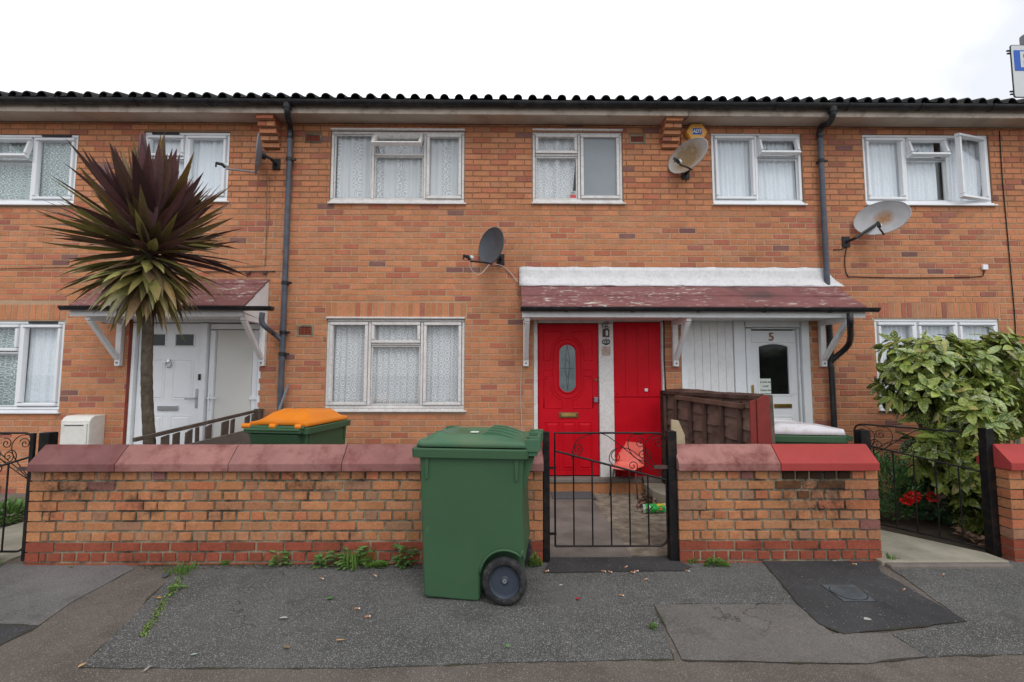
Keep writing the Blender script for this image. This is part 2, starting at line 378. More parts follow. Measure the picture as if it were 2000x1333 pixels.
M['signwhite'] = simple('sign white', (.62, .64, .64), .4, .04, 5)
M['alarm'] = simple('yellow orange alarm plastic', (.72, .36, .075), .45, .06, 10)
M['alarm_blue'] = simple('alarm badge blue', (.03, .09, .34), .5, .03, 5)
M['paper'] = simple('paper', (.66, .72, .66), .8, .04, 10)
M['redink'] = simple('red ink', (.6, .05, .05), .7, .05, 10)
M['ink'] = simple('dark ink', (.03, .03, .035), .7, .05, 10)
M['bronze'] = simple('bronze numeral', (.30, .13, .07), .5, .1, 20)
M['picture_a'] = simple('dim brown print', (.13, .08, .075), .6, .6, 60)
M['picture_b'] = simple('pale mottled print', (.50, .42, .36), .6, .3, 40, 0, (.35, .08, .03), .9, 45)
M['mat_cloth'] = simple('grey door mat', (.10, .10, .105), .95, .25, 30, .2)
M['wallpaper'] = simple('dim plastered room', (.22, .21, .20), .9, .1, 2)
M['iron'] = simple('worn iron cover', (.10, .115, .125), .55, .3, 14, .15, (.05, .045, .04), .5, 9, metal=.2, bmp=.8, bscale=80)
def leaf_mat(name, usecol=True, c=(1, 1, 1), rough=.42, trans=.12, spots=None):
    m, t, p = nmat(name)
    a = N(t, 'ShaderNodeAttribute', attribute_name='Col').outputs['Color']
    x = mix(t, 1.0, a, ramp(t, nois(t, 40, 3), [(.3, .8), (.7, 1.15)]), 'MULTIPLY')
    if spots:
        v = N(t, 'ShaderNodeTexNoise'); v.inputs['Scale'].default_value = 75; v.inputs['Detail'].default_value = 3; L(t, coord(t), v.inputs['Vector'])
        x = mix(t, ramp(t, v.outputs['Fac'], [(.51, 0.0), (.60, .8)]), x, spots)
    L(t, x, p.inputs['Base Color']); p.inputs['Roughness'].default_value = rough
    tr = N(t, 'ShaderNodeBsdfTranslucent'); L(t, x, tr.inputs[0])
    ms = N(t, 'ShaderNodeMixShader'); ms.inputs[0].default_value = trans
    out = t.nodes['Material Output']; L(t, p.outputs[0], ms.inputs[1]); L(t, tr.outputs[0], ms.inputs[2]); L(t, ms.outputs[0], out.inputs[0])
    return m
M['leaf'] = leaf_mat('leaf')
M['sword'] = leaf_mat('sword leaf', rough=.38, trans=.05)
M['aucuba'] = leaf_mat('spotted leaf', rough=.26, trans=.10, spots=(.44, .44, .12))
def glass_mat():
    m, t, p = nmat('window glass'); t.nodes.remove(p)
    f0 = N(t, 'ShaderNodeLayerWeight'); f0.inputs['Blend'].default_value = .5; pw = N(t, 'ShaderNodeMath', operation='POWER'); pw.inputs[1].default_value = 4; L(t, f0.outputs['Facing'], pw.inputs[0]); f = N(t, 'ShaderNodeMapRange'); f.inputs['To Min'].default_value = .035; f.inputs['To Max'].default_value = .9; L(t, pw.outputs[0], f.inputs[0])
    tr = N(t, 'ShaderNodeBsdfTransparent'); tr.inputs[0].default_value = (.98, .99, .99, 1)
    gl = N(t, 'ShaderNodeBsdfGlossy'); gl.inputs['Roughness'].default_value = .02
    ms = N(t, 'ShaderNodeMixShader'); L(t, f.outputs[0], ms.inputs[0]); L(t, tr.outputs[0], ms.inputs[1]); L(t, gl.outputs[0], ms.inputs[2])
    L(t, ms.outputs[0], t.nodes['Material Output'].inputs[0]); return m
M['glass'] = glass_mat()
M['frost'] = simple('obscured grey glass', (.23, .26, .28), .25, .12, 1.5, .05, spec=.6)
M['darkglass'] = simple('dark glass', (.010, .012, .011), .08, .3, 6, spec=.3)
M['leaded'] = simple('leaded grey glass', (.13, .17, .18), .2, .3, 8, spec=.6)
def curtain_mat(name, c, style, dens):
    m, t, p = nmat(name)
    s = N(t, 'ShaderNodeSeparateXYZ'); L(t, coord(t), s.inputs[0])
    cb = N(t, 'ShaderNodeCombineXYZ'); L(t, s.outputs[0], cb.inputs[0]); L(t, s.outputs[2], cb.inputs[1])
    v = N(t, 'ShaderNodeTexVoronoi'); v.inputs['Scale'].default_value = 12.5 if style != 'leaf' else 10; v.inputs['Randomness'].default_value = .25; L(t, cb.outputs[0], v.inputs['Vector'])
    wv = N(t, 'ShaderNodeMath', operation='SINE'); mu = N(t, 'ShaderNodeMath', operation='MULTIPLY'); mu.inputs[1].default_value = 95; L(t, v.outputs['Distance'], mu.inputs[0])
    mu.inputs[1].default_value = 22; L(t, mu.outputs[0], wv.inputs[0])
    pat = ramp(t, wv.outputs[0], [(.1, 0.0), (.6, 1.0)])
    fine = ramp(t, nois(t, 70, 3, .7, cb.outputs[0]), [(.42, 0.0), (.58, 1.0)])
    pat = mix(t, .3, pat, fine)
    if style == 'stripe' or style == 'leaf':
        bx = N(t, 'ShaderNodeMath', operation='MULTIPLY'); bx.inputs[1].default_value = 21; L(t, s.outputs[0], bx.inputs[0])
        sn = N(t, 'ShaderNodeMath', operation='SINE'); L(t, bx.outputs[0], sn.inputs[0])
        pat = mix(t, ramp(t, sn.outputs[0], [(.25, 0.0), (.35, 1.0)]), .45, pat)
    if style == 'plain': pat = mix(t, .8, pat, 1.0)
    x = mix(t, pat, tuple(q*.60 for q in c), c)
    L(t, x, p.inputs['Base Color']); p.inputs['Roughness'].default_value = .9
    tr = N(t, 'ShaderNodeBsdfTransparent'); tl = N(t, 'ShaderNodeBsdfTranslucent'); L(t, x, tl.inputs[0])
    m1 = N(t, 'ShaderNodeMixShader'); m1.inputs[0].default_value = .06; L(t, p.outputs[0], m1.inputs[1]); L(t, tl.outputs[0], m1.inputs[2])
    m2 = N(t, 'ShaderNodeMixShader'); al = ramp(t, pat, [(0.0, dens), (1.0, min(1, dens+.35))]); L(t, al, m2.inputs[0])
    L(t, tr.outputs[0], m2.inputs[1]); L(t, m1.outputs[0], m2.inputs[2]); L(t, m2.outputs[0], t.nodes['Material Output'].inputs[0]); return m
M['lace'] = curtain_mat('floral lace net', (.93, .94, .96), 'lace', .93)
M['lace_stripe'] = curtain_mat('leaf striped net', (.91, .93, .95), 'leaf', .95)
M['voile'] = curtain_mat('plain white voile', (.88, .92, .97), 'plain', .97)
M['lace_teal'] = curtain_mat('patterned teal tinted net', (.74, .84, .84), 'lace', .6)
def dish_mat(name, c, rust, sc, off):
    m, t, p = nmat(name)
    tcn = N(t, 'ShaderNodeTexCoord')
    mp = N(t, 'ShaderNodeMapping'); mp.inputs['Location'].default_value = off; L(t, tcn.outputs['Object'], mp.inputs['Vector'])
    x = mix(t, 1.0, c, ramp(t, nois(t, 7, 4), [(.3, .85), (.7, 1.08)]), 'MULTIPLY')
    if rust:
        g = N(t, 'ShaderNodeTexGradient', gradient_type='SPHERICAL')
        mp.inputs['Scale'].default_value = sc; L(t, mp.outputs[0], g.inputs[0])
        f = mix(t, 1.0, g.outputs['Fac'], ramp(t, nois(t, 14, 6, .7), [(.3, .5), (.6, 1.3)]), 'MULTIPLY')
        x = mix(t, ramp(t, f, [(.1, 0.0), (.6, 1.0)]), x, rust)
    L(t, x, p.inputs['Base Color']); p.inputs['Roughness'].default_value = .5; return m
M['dish_dark'] = dish_mat('slate grey dish', (.07, .08, .095), None, (1, 1, 1), (0, 0, 0))
M['dish_grey'] = dish_mat('mid grey dish', (.20, .21, .24), None, (1, 1, 1), (0, 0, 0))
M['dish_tan'] = dish_mat('rust stained dish', (.42, .40, .38), (.24, .155, .07), (3.6, 3.6, 3.6), (.12, 0, .0))
M['dish_white'] = dish_mat('pale rust spotted dish', (.42, .42, .43), (.34, .16, .05), (6.5, 6.5, 6.5), (-.45, -.25, 0))
# ================================================================ GROUND
def struct(o): o['kind'] = 'structure'; return o
KERB = -.9
mb = MB(); mb.add([(-400,-400,-.12),(400,-400,-.12),(400,400,-.12),(-400,400,-.12)], [(0,1,2,3)]); struct(mb.build('road', M['tar_grey']))
mb = MB(); mb.box(-40, KERB+.13, -.3, 40, WY+.26, 0); struct(mb.build('pavement', M['tar_brown']))
mb = MB(); mb.box(-40, KERB, -.3, 40, KERB+.126, .004); struct(mb.build('kerb', M['concrete_pale'], bevel=.012))
def wob(pts, n=14, amp=.012, seed=0):
    out = []
    for i in range(len(pts)):
        a, b = Vector(pts[i]), Vector(pts[(i+1) % len(pts)])
        k = max(2, min(60, int((b-a).length/.05)))
        for j in range(k):
            p = a.lerp(b, j/k); q = noise.noise_vector(Vector((p.x*7+seed, p.y*7, 0)))*amp + noise.noise_vector(Vector((p.x*31+seed, p.y*31, 0)))*amp*.45
            out.append((p.x+q.x, p.y+q.y))
    return out
def patch(name, px, z, mat, amp=.012, far=.02):
    pts = [tuple(gr(*p))[:2] for p in px]; pts = [(x, min(y, WY+far)) for x, y in pts]
    cx_ = sum(p[0] for p in pts)/len(pts); cy_ = sum(p[1] for p in pts)/len(pts)
    grow = [(x+.003*(1 if x > cx_ else -1), min(y+.003*(1 if y > cy_ else -1), WY+far)) for x, y in pts]
    struct(MB().prism(wob(grow, amp=amp*1.6, seed=z*900+5), 'z', z-.0035, z-.002, 0).build('patch_seam', M['seam'], recalc=True))
    o = MB().prism(wob(pts, amp=amp, seed=z*900), 'z', z-.0015, z, 0).build(name, mat, recalc=True)
    return struct(o)
patch('pavement_patch', [(395,1082),(1475,1082),(1555,1180),(1277,1181),(1315,1288),(1000,1296),(700,1306),(155,1305),(250,1215)], .004, M['tar_grey'])
patch('pavement_patch', [(-300,1080),(285,1082),(262,1112),(150,1172),(78,1222),(-300,1205)], .004, M['tar_left'])
patch('pavement_patch', [(-300,1207),(76,1224),(0,1262),(-300,1330)], .004, M['tar_dark'])
patch('pavement_patch', [(1690,1082),(2500,1082),(2500,1262),(1812,1284),(1742,1240),(1885,1214)], .004, M['tar_grey'])
patch('pavement_patch', [(1280,1183),(1556,1182),(1625,1240),(1738,1240),(1808,1284),(1690,1298),(1560,1297),(1330,1290)], .008, M['tar_pale'])
patch('pavement_patch', [(1468,1082),(1683,1082),(1720,1120),(1886,1216),(1760,1230),(1650,1242),(1600,1222),(1556,1180)], .012, M['tar_dark'], .008)
patch('threshold_patch', [(1076,1084),(1305,1084),(1350,1110),(1330,1117),(1062,1121)], .012, M['tar_dark'], .006, .11)
# garden floors behind the walls
def gbox(name, x0, x1, y0, y1, z, mat):
    return struct(MB().box(x0, y0, -.2, x1, y1, z).build(name, mat))
XG0, XG1 = -3.33, 2.16
gbox('garden_floor', XG0+.004, .32, WY+.262, FY, .006, M['concrete'])
gbox('garden_path', .324, 1.02, WY+.10, FY, .022, M['concrete'])
pth = [(1.024, WY+.03), (1.62, WY+.03), (1.6, 4.6), (1.3, 5.0), (1.02, 5.05)]
MBx = MB().prism(wob([(1.023, WY+.10), (2.1, WY+.264), (2.1, FY-.01), (1.023, FY-.01)], amp=.0), 'z', -.1, .012); struct(MBx.build('broken_paving', M['concrete_broken'], recalc=True))
gbox('side_garden_floor', XG1+.004, 3.2, WY+.262, FY, .01, M['concrete_pale'])
px0, px1 = at(1722, 1080, WY).x, at(1950, 1080, WY).x
# right hand path, edged with a kerb stone
mb = MB(); mb.prism([(px0-.05, WY-.06), (px1+.02, WY-.06), (px1+.02, WY+.1), (px0+.38, 4.62), (px0+.2, FY-.01), (px0-.7, FY-.01), (px0-.05, WY+.28)], 'z', -.1, .035); struct(mb.build('garden_path', M['concrete_pale'], bevel=.008, recalc=True))
mb = MB(); mb.box(px0-.03, WY-.125, -.1, px1-.02, WY-.064, .03); struct(mb.build('path_kerb', M['concrete'], bevel=.01))
gbox('soil_bed', px0+.44, 8, WY+.262, FY, .0, M['stem'])
gbox('side_garden_floor', -9, XG0-.004, WY+.262, FY, .006, M['concrete'])
lp = MB()
for j, y in enumerate([WY-.02+.44*k for k in range(5)]): lp.box(-4.85, y, -.1, -3.98, y+.434, .02)
struct(lp.build('garden_path', M['concrete_pale'], bevel=.006))
lp = MB().box(-5.0, 4.75, .02, -3.99, 4.98, .026); struct(lp.build('brick_edging', M['coping']))

# ================================================================ BRICKWORK
def pick(kind):
    r = random.random(); v = random.uniform(.9, 1.1)
    if kind == 'house':
        c = (.485,.205,.105) if r < .66 else (.45,.205,.114) if r < .84 else (.42,.150,.088) if r < .95 else (.35,.130,.09) if r < .985 else (.22,.11,.095)
    elif kind == 'house_right':
        c = (.47,.198,.102) if r < .62 else (.43,.195,.110) if r < .78 else (.38,.14,.088) if r < .955 else (.31,.125,.09) if r < .988 else (.20,.10,.095)
    elif kind == 'wall':
        c = (.42,.185,.088) if r < .56 else (.38,.18,.095) if r < .80 else (.42,.155,.078) if r < .90 else (.31,.165,.10) if r < .975 else (.22,.095,.08)
    elif kind == 'wall_end': c = (.40,.17,.075)
    else: c = (.26,.070,.042)
    v *= 1.12 if kind.startswith('house') else 1.05
    return tuple(min(1, q*v*random.uniform(.97, 1.03)) for q in c)
J = .010
def subtract(a, b, holes):
    segs = [(a, b)]
    for h0, h1 in holes:
        out = []
        for s0, s1 in segs:
            if h1 <= s0 or h0 >= s1: out.append((s0, s1)); continue
            if h0 > s0+.02: out.append((s0, h0-.004))
            if h1 < s1-.02: out.append((h1+.004, s1))
        segs = out
    return segs
CZ, CL = .0765, .2275
def facade(X0, X1, Z0, Z1, openings, soldiers, kind):
    mb = MB(); k0 = int(Z0/CZ)-1; k1 = int(Z1/CZ)+1
    for k in range(k0, k1+1):
        za, zb = k*CZ, k*CZ+CZ-J
        if zb <= Z0 or za >= Z1: continue
        zb2 = min(zb, Z1); hs = [(o[0], o[2]) for o in openings if min(zb, o[3])-max(za, o[1]) > .02]
        hs += [(o[0]-.004, o[2]+.004) for o in soldiers if min(zb, o[3])-max(za, o[1]) > .012]
        off = (k % 2)*CL/2 + random.uniform(-.006, .006)
        i0 = int(math.floor((X0-off)/CL))-1
        while i0*CL+off < X1:
            a = i0*CL+off; b = a+CL-J; i0 += 1
            if (a+b)/2 < X0 or (a+b)/2 >= X1: continue
            for s0, s1 in subtract(a, b, hs):
                if s1-s0 < .02: continue
                c = pick(kind); d = random.uniform(-.0015, .0015)
                mb.slab(s0, za, s1, zb2, FY+.008, FY+d, .0035, 0, c, .0012)
    for o in soldiers:
        n = round((o[2]-o[0])/.0765); wd = (o[2]-o[0])/n
        for i in range(n):
            mb.slab(o[0]+i*wd, o[1], o[0]+(i+1)*wd-.009, o[3]-.009, FY+.008, FY+random.uniform(-.0015, .0015), .0035, 0, pick('house' if kind == 'house' else kind), .001)
    # backing with real openings
    xs = sorted(set([X0, X1]+[v for o in openings for v in (o[0], o[2]) if X0 < v < X1])); zs = sorted(set([Z0, Z1]+[v for o in openings for v in (o[1], o[3]) if Z0 < v < Z1]))
    for i in range(len(xs)-1):
        run = None
        for j in range(len(zs)-1):
            cx, cz = (xs[i]+xs[i+1])/2, (zs[j]+zs[j+1])/2
            solid = not any(o[0] < cx < o[2] and o[1] < cz < o[3] for o in openings)
            if solid:
                if run is None: run = zs[j]
                end = zs[j+1]
            if (not solid or j == len(zs)-2) and run is not None:
                mb.box(xs[i], FY+.0045, run, xs[i+1], FY+.12, end if solid else zs[j], 1); run = None
    return mb
XB1, XB2, XE0, XE1 = at(533, 400, FY).x, at(1306, 400, FY).x, at(-620, 500, FY).x, at(2500, 500, FY).x
ZS = at(1000, 244, FY).z                  # soffit height
YE = FY-.24                                # fascia face
print('XB', XB1, XB2, 'ZS', ZS)
WIN = {
 'W1': rect(-112, 262, 148, 402), 'W2': rect(278, 258, 446, 396), 'W3': rect(645, 256, 907, 400), 'W4': rect(1040, 257, 1216, 400),
 'W5': rect(1391, 259, 1567, 402), 'W6': rect(1688, 263, 1935, 403),
 'L1': rect(-128, 627, 120, 808), 'L2': rect(636, 623, 907, 805), 'L3': rect(1713, 623, 1958, 803)}
DOOR = {'D1': rect(249, 622, 507, 960), 'D2': rect(1042, 620, 1300, 943), 'D3': rect(1333, 620, 1587, 943)}
for k in DOOR: d = DOOR[k]; DOOR[k] = (d[0], .17, d[2], d[3])
S1 = (at(-128, 600, FY).x-.02, WIN['L1'][3]+.012, WIN['L1'][2]+.02, WIN['L1'][3]+.222)
S2 = (WIN['L2'][0]-.02, WIN['L2'][3]+.012, WIN['L2'][2]+.02, WIN['L2'][3]+.222)
S3 = (WIN['L3'][0]-.02, WIN['L3'][3]+.012, WIN['L3'][2]+.02, WIN['L3'][3]+.222)
AB = {'A1': rect(580, 635, 612, 658), 'A2': rect(596, 262, 628, 280), 'A3': rect(1229, 264, 1260, 281)}
def house(label, X0, X1, wins, doors, sold, abs_, kind):
    root = thing('terraced_house', label, 'house', ((X0+X1)/2, FY, 0))
    mb = facade(X0, X1, -.1, ZS, [WIN[k] for k in wins]+[DOOR[k] for k in doors]+[AB[k] for k in abs_], sold, kind)
    B = FY+7
    mb.box(X0+.002, B-.1, -.1, X1-.002, B, ZS, 1); mb.box(X0+.002, FY+.121, -.1, X0+.1, B-.102, ZS, 1); mb.box(X1-.1, FY+.121, -.1, X1-.002, B-.102, ZS, 1)
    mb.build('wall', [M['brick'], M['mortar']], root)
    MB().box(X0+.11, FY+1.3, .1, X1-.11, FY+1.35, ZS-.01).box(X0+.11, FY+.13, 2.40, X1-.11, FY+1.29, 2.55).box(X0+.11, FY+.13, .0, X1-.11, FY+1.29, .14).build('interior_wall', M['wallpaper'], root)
    for k in abs_:
        a = AB[k]; mb = MB(); mb.box(a[0], FY+.02, a[1], a[2], FY+.05, a[3], 1)
        wt = .022
        for q in ((a[0],a[1],a[2],a[1]+wt),(a[0],a[3]-wt,a[2],a[3]),(a[0],a[1]+wt,a[0]+wt,a[3]-wt),(a[2]-wt,a[1]+wt,a[2],a[3]-wt)): mb.box(q[0], FY-.004, q[1], q[2], FY+.019, q[3], 2)
        nx, nz_ = 9, 5; W_, H_ = a[2]-a[0]-2*wt, a[3]-a[1]-2*wt
        for i in range(nx+1): x = a[0]+wt+W_*i/nx; mb.box(x-.003, FY+.002, a[1]+wt, x+.003, FY+.018, a[3]-wt, 0)
        for i in range(nz_+1): z = a[1]+wt+H_*i/nz_; mb.box(a[0]+wt, FY+.004, z-.003, a[2]-wt, FY+.0175, z+.003, 0)
        mb.build('air_brick', [M['terra'], M['void'], M['wmortar']], root)
    # roof of rolled tiles: rows lap one over the next
    P = .1885; slope = math.tan(R(24)); rows = 11; run = .32
    i0, i1 = math.ceil(X0/P-1e-6), math.floor(X1/P+1e-6)
    hf = lambda u: .060*math.sqrt(max(0, 1-((u-.70)/.30)**2))+.006
    us = [0,.2,.40,.41,.44,.48,.54,.62,.70,.78,.86,.92,.96,.99]
    rf = MB()
    xs = []
    n0 = int(math.floor(X0/P)); n1 = int(math.ceil(X1/P))
    for i in range(n0, n1):
        for u in us:
            x = (i+u)*P
            if X0 < x < X1: xs.append((x, hf(u)))
    xs = [(X0, hf((X0/P) % 1))]+xs+[(X1, hf((X1/P) % 1))]
    ZE, Y0 = ZS+.150, YE-.06
    for r_ in range(rows):
        ya, yb = Y0+r_*run, Y0+(r_+1)*run+.03
        za, zb = ZE+r_*run*slope+.022, ZE+((r_+1)*run+.03)*slope
        jt = [random.uniform(-.016, .016) for _ in range(n1-n0+2)]
        vs = []
        for x, h in xs:
            ji = jt[min(len(jt)-1, max(0, int(math.floor(x/P))-n0))]
            h2 = h*(1+ji*9); vs += [(x, ya+ji, za+h2-.014), (x, ya+ji, za+h2), (x, yb, zb+h)]
        n = len(xs)
        fs = []
        for i in range(n-1): fs += [(3*i, 3*i+3, 3*i+4, 3*i+1), (3*i+1, 3*i+4, 3*i+5, 3*i+2)]
        rf.add(vs, fs)
    yr, zr = Y0+rows*run, ZE+rows*run*slope
    rf.add([(X0,Y0+.05,ZE-.02),(X1,Y0+.05,ZE-.02),(X1,yr,zr-.03),(X0,yr,zr-.03)], [(0,1,2,3)])
    rf.add([(X0,yr,zr),(X1,yr,zr),(X1,FY+7.2,ZE),(X0,FY+7.2,ZE)], [(0,1,2,3)])
    roof = rf.build('roof', M['tile'], root, smooth=2)
    MB().tube([(X0, yr, zr+.02), (X1, yr, zr+.02)], .12, 10).build('ridge_tile', M['tile'], roof, smooth=True)
    MB().box(X0, YE, ZS+.004, X1, FY+.0, ZS+.02).build('soffit', M['soffit'], root)
    fa = MB(); x = X0
    while x < X1-.01:
        e = min(X1, x+2.44); fa.box(x, YE-.022, ZS-.012, e-.003, YE-.002, ZS+.15); x = e
    fa.build('fascia', M['fascia'], root)
    g = MB(); gy, gz = YE-.022-.058, ZS+.108; prof = [(gy+.056*math.cos(a), gz+.056*math.sin(a)) for a in [math.pi+math.pi*k/10 for k in range(11)]]
    prof += [(y, z) for y, z in [(gy+.051*math.cos(a), gz+.051*math.sin(a)) for a in [2*math.pi-math.pi*k/10 for k in range(11)]]]
    g.prism(prof, 'x', X0, X1)
    x = X0+.35
    while x < X1:
        pr = [(gy+.064*math.cos(a), gz+.064*math.sin(a)) for a in [math.pi+math.pi*k/10 for k in range(11)]]+[(gy+.0565*math.cos(a), gz+.0565*math.sin(a)) for a in [2*math.pi-math.pi*k/10 for k in range(11)]]
        g.prism(pr, 'x', x, x+.025); x += .93
    g.build('gutter', M['gutter'], root, smooth=2)
    return root
H1 = house('end house with white panelled door and gas meter box, behind the spiky purple tree', XE0, XB1, ['W1','W2','L1'], ['D1'], [S1], [], 'house')
H2 = house('middle house with the bright red front door and old flaking window frames', XB1, XB2, ['W3','W4','L2'], ['D2'], [S2], ['A1','A2','A3'], 'house')
H3 = house('brick house with white door marked 5 and open upstairs casement, behind the spotted shrub', XB2, XE1, ['W5','W6','L3'], ['D3'], [S3], [], 'house_right')
# corbels: stepped brick brackets under the eaves at the party walls
def corbel(root, px, pw):
    a = at(px, 260, FY).x; steps = 5
    z0 = at(px, 293, FY).z
    mb = MB(); dz = (ZS-z0)/steps
    for i in range(steps):
        y = FY-.045*(i+1); hh = dz
        for q in range(2 if i % 2 else 1):
            n = 2 if i % 2 else 1; w_ = pw/n
            mb.box(a+q*w_+.002, y, z0+i*dz+.012, a+(q+1)*w_-.004, FY-.002, z0+(i+1)*dz, 0, pick('house'))
        mb.box(a+.01, y+.02, z0+i*dz, a+pw-.01, FY-.0025, z0+i*dz+.0115, 1)
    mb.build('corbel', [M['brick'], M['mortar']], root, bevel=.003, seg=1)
corbel(H1, 517, .225); corbel(H3, 1290, .225)

# ================================================================ WINDOWS
def frame4(mb, x0, z0, x1, z1, t, yb, yf, ch=.008, m=0):
    mb.slab(x0, z1-t, x1, z1, yb, yf, ch, m); mb.slab(x0, z0, x1, z0+t, yb, yf, ch, m)
    mb.slab(x0, z0+t, x0+t, z1-t, yb, yf, ch, m); mb.slab(x1-t, z0+t, x1, z1-t, yb, yf, ch, m)
def xform(mb, Mx): mb.v = [tuple(Mx @ Vector(a)) for a in mb.v]; return mb
def make_window(root, key, lights, old=False, drop=.30, vents=False, sillext=.03):
    x0, z0, x1, z1 = WIN[key]; mat = M['oldwhite'] if old else M['upvc']
    t = .038; st = .042 if old else .05
    yf = FY+.018; yb = FY+.085
    f = MB(); zt = z1; zb = z0+.045
    f.slab(x0, zt-t, x1, zt, yb, yf, .004); f.slab(x0, zb, x1, zb+t, yb, yf, .004)
    tot = sum(l[0] for l in lights); xs = [x0]
    for l in lights: xs.append(xs[-1]+(x1-x0)*l[0]/tot)
    f.slab(x0, zb+t, x0+t, zt-t, yb, yf, .004); f.slab(x1-t, zb+t, x1, zt-t, yb, yf, .004)
    for x in xs[1:-1]: f.slab(x-t/2, zb+t, x+t/2, zt-t, yb, yf, .004)
    win = f.build('window', mat, root)
    s = MB(); s.box(x0-.012, FY-.035, z0, x1+sillext, FY+.09, z0+.018); s.box(x0+.001, FY-.012, z0+.0182, x1-.001, FY+.088, zb-.002)
    s.build('sill', mat, win, bevel=.003)
    if old: MB().box(x0-.002, FY-.03, z1, x1+.002, FY+.03, z1+.022).build('drip_bar', mat, win, bevel=.003)
    for i, (wd, typ) in enumerate(lights):
        a = xs[i]+(t if i == 0 else t/2); b = xs[i+1]-(t if i == len(lights)-1 else t/2)
        lo, hi = zb+t, zt-t
        def sash(xa, za, xb, zb_, Mx=None, glass='glass', thick=True, yoff=0, s2=None):
            s2 = s2 or st
            m = MB(); frame4(m, xa, za, xb, zb_, s2, FY+.050, FY-.002+yoff if thick else FY+.03, .010 if not old else .004)
            p = MB().box(xa+s2-.006, FY+.030, za+s2-.006, xb-s2+.006, FY+.036, zb_-s2+.006)
            if Mx is not None: xform(m, Mx); xform(p, Mx)
            m.build('sash', mat, win, bevel=.003 if not old else 0); p.build('pane', M[glass], win)
        if typ == 'fixed': sash(a+.002, lo+.002, b-.002, hi-.002)
        elif typ == 'bead': sash(a+.001, lo+.001, b-.001, hi-.001, thick=False, s2=.02)
        elif typ == 'frost': sash(a+.002, lo+.002, b-.002, hi-.002, glass='frost')
        elif typ in ('top', 'topopen', 'topwide'):
            zc = hi-drop
            m = MB().slab(a, zc-t*.7, b, zc, yb, yf, .004); m.build('transom', mat, win)
            sash(a+.001, lo+.001, b-.001, zc-t*.7-.001, thick=False, s2=.02)
            if typ == 'top': sash(a+.002, zc+.002, b-.002, hi-.002)
            else:
                ang = R({'topopen': 40, 'topwide': 15}[typ]); piv = Vector((0, FY-.002, hi-.002))
                Mx = Matrix.Translation(piv) @ Matrix.Rotation(-ang, 4, 'X') @ Matrix.Translation(-piv)
                sash(a+.002, zc-.012, b-.002, hi-.002, Mx)
                MB().beam((a+.06, FY+.03, zc+.01), (a+.075, FY-.09, zc+.05), .012, .004).build('stay', M['grey'], win)
        elif typ == 'open':
            piv = Vector((b-.004, FY-.002, 0)); Mx = Matrix.Translation(piv) @ Matrix.Rotation(R(15), 4, 'Z') @ Matrix.Translation(-piv)
            sash(a-.004, lo-.006, b, hi+.004, Mx)
    if vents:
        for i in vents: MB().box(xs[i]+.1, FY-.001, zt-t+.006, xs[i+1]-.1, FY+.0175, zt-.008).build('vent', M['dark'], win)
    return win
def drape(key, frac, mat, label, top=0, bottom=0, folds=.09, amp=.014, gather=0, group=None, flare=0):
    x0, z0, x1, z1 = WIN[key]; a = x0+(x1-x0)*frac[0]; b = x0+(x1-x0)*frac[1]; zt = z1-.03-top; zb = z0+.05+bottom
    mb = MB(); nx = max(24, int((b-a)/.012)); nz = 10; rnd = random.Random(hash(label) % 999)
    vs = []; ph = [rnd.uniform(0, 6.28) for _ in range(3)]
    for j in range(nz+1):
        v = j/nz
        for i in range(nx+1):
            u = i/nx; xx = a+(b-a)*u
            if gather: xx = a+(b-a)*(u*(1-gather*v**1.5*(.5+.5*math.sin(v*2)))) if gather > 0 else b-(b-a)*((1-u)*(1+gather*v**1.5))
            y = FY+.105+amp*.8*(math.sin(xx*6.28/folds+ph[0]+v*.5)+.6*math.sin(xx*6.28/(folds*1.7)+ph[1])) + .01*math.sin(v*3+ph[2])
            vs.append((xx, y, zt+(zb-zt)*v))
    fs = [(j*(nx+1)+i, j*(nx+1)+i+1, (j+1)*(nx+1)+i+1, (j+1)*(nx+1)+i) for j in range(nz) for i in range(nx)]
    mb.add(vs, fs); o = mb.build('net_curtain', M[mat], smooth=True)
    md = o.modifiers.new('thickness', 'SOLIDIFY'); md.thickness = .0015
    return tag(o, label, 'curtain', 'net curtains hanging inside the windows')
make_window(H1, 'W1', [(1, 'fixed'), (1, 'topwide'), (1, 'fixed')], vents=[2])
make_window(H1, 'W2', [(.95, 'top'), (1, 'fixed')], vents=[0])
make_window(H1, 'L1', [(1, 'fixed'), (1, 'top'), (1.08, 'fixed')], drop=.36, vents=[2])
make_window(H2, 'W3', [(.95, 'bead'), (1.18, 'topopen'), (.9, 'fixed')], old=True, drop=.27)
make_window(H2, 'W4', [(1, 'top'), (.93, 'frost')], old=True, drop=.27)
make_window(H2, 'L2', [(1, 'fixed'), (1.22, 'top'), (1, 'fixed')], old=True, drop=.28)
make_window(H3, 'W5', [(1, 'fixed'), (1, 'topwide')], drop=.28)
make_window(H3, 'W6', [(1, 'fixed'), (1, 'topwide'), (.98, 'open')], drop=.28)
make_window(H3, 'L3', [(1, 'fixed'), (.98, 'top'), (1, 'fixed')], drop=.36)
drape('W1', (.02, .98), 'lace_teal', 'teal tinted patterned net in the wide upstairs window at the far left edge')
drape('W2', (.02, .98), 'voile', 'plain white net in the upstairs window behind the purple tree top')
drape('L1', (.02, .62), 'lace_teal', 'greenish net at the ground floor window beside the meter box, left half', folds=.07, amp=.02)
drape('L1', (.66, .98), 'voile', 'pleated pale curtain in the right light of the window above the meter box', folds=.05, amp=.02, gather=.12)
drape('W3', (.03, .98), 'lace_stripe', 'net with leafy vertical stripes in the flaking three light upstairs window')
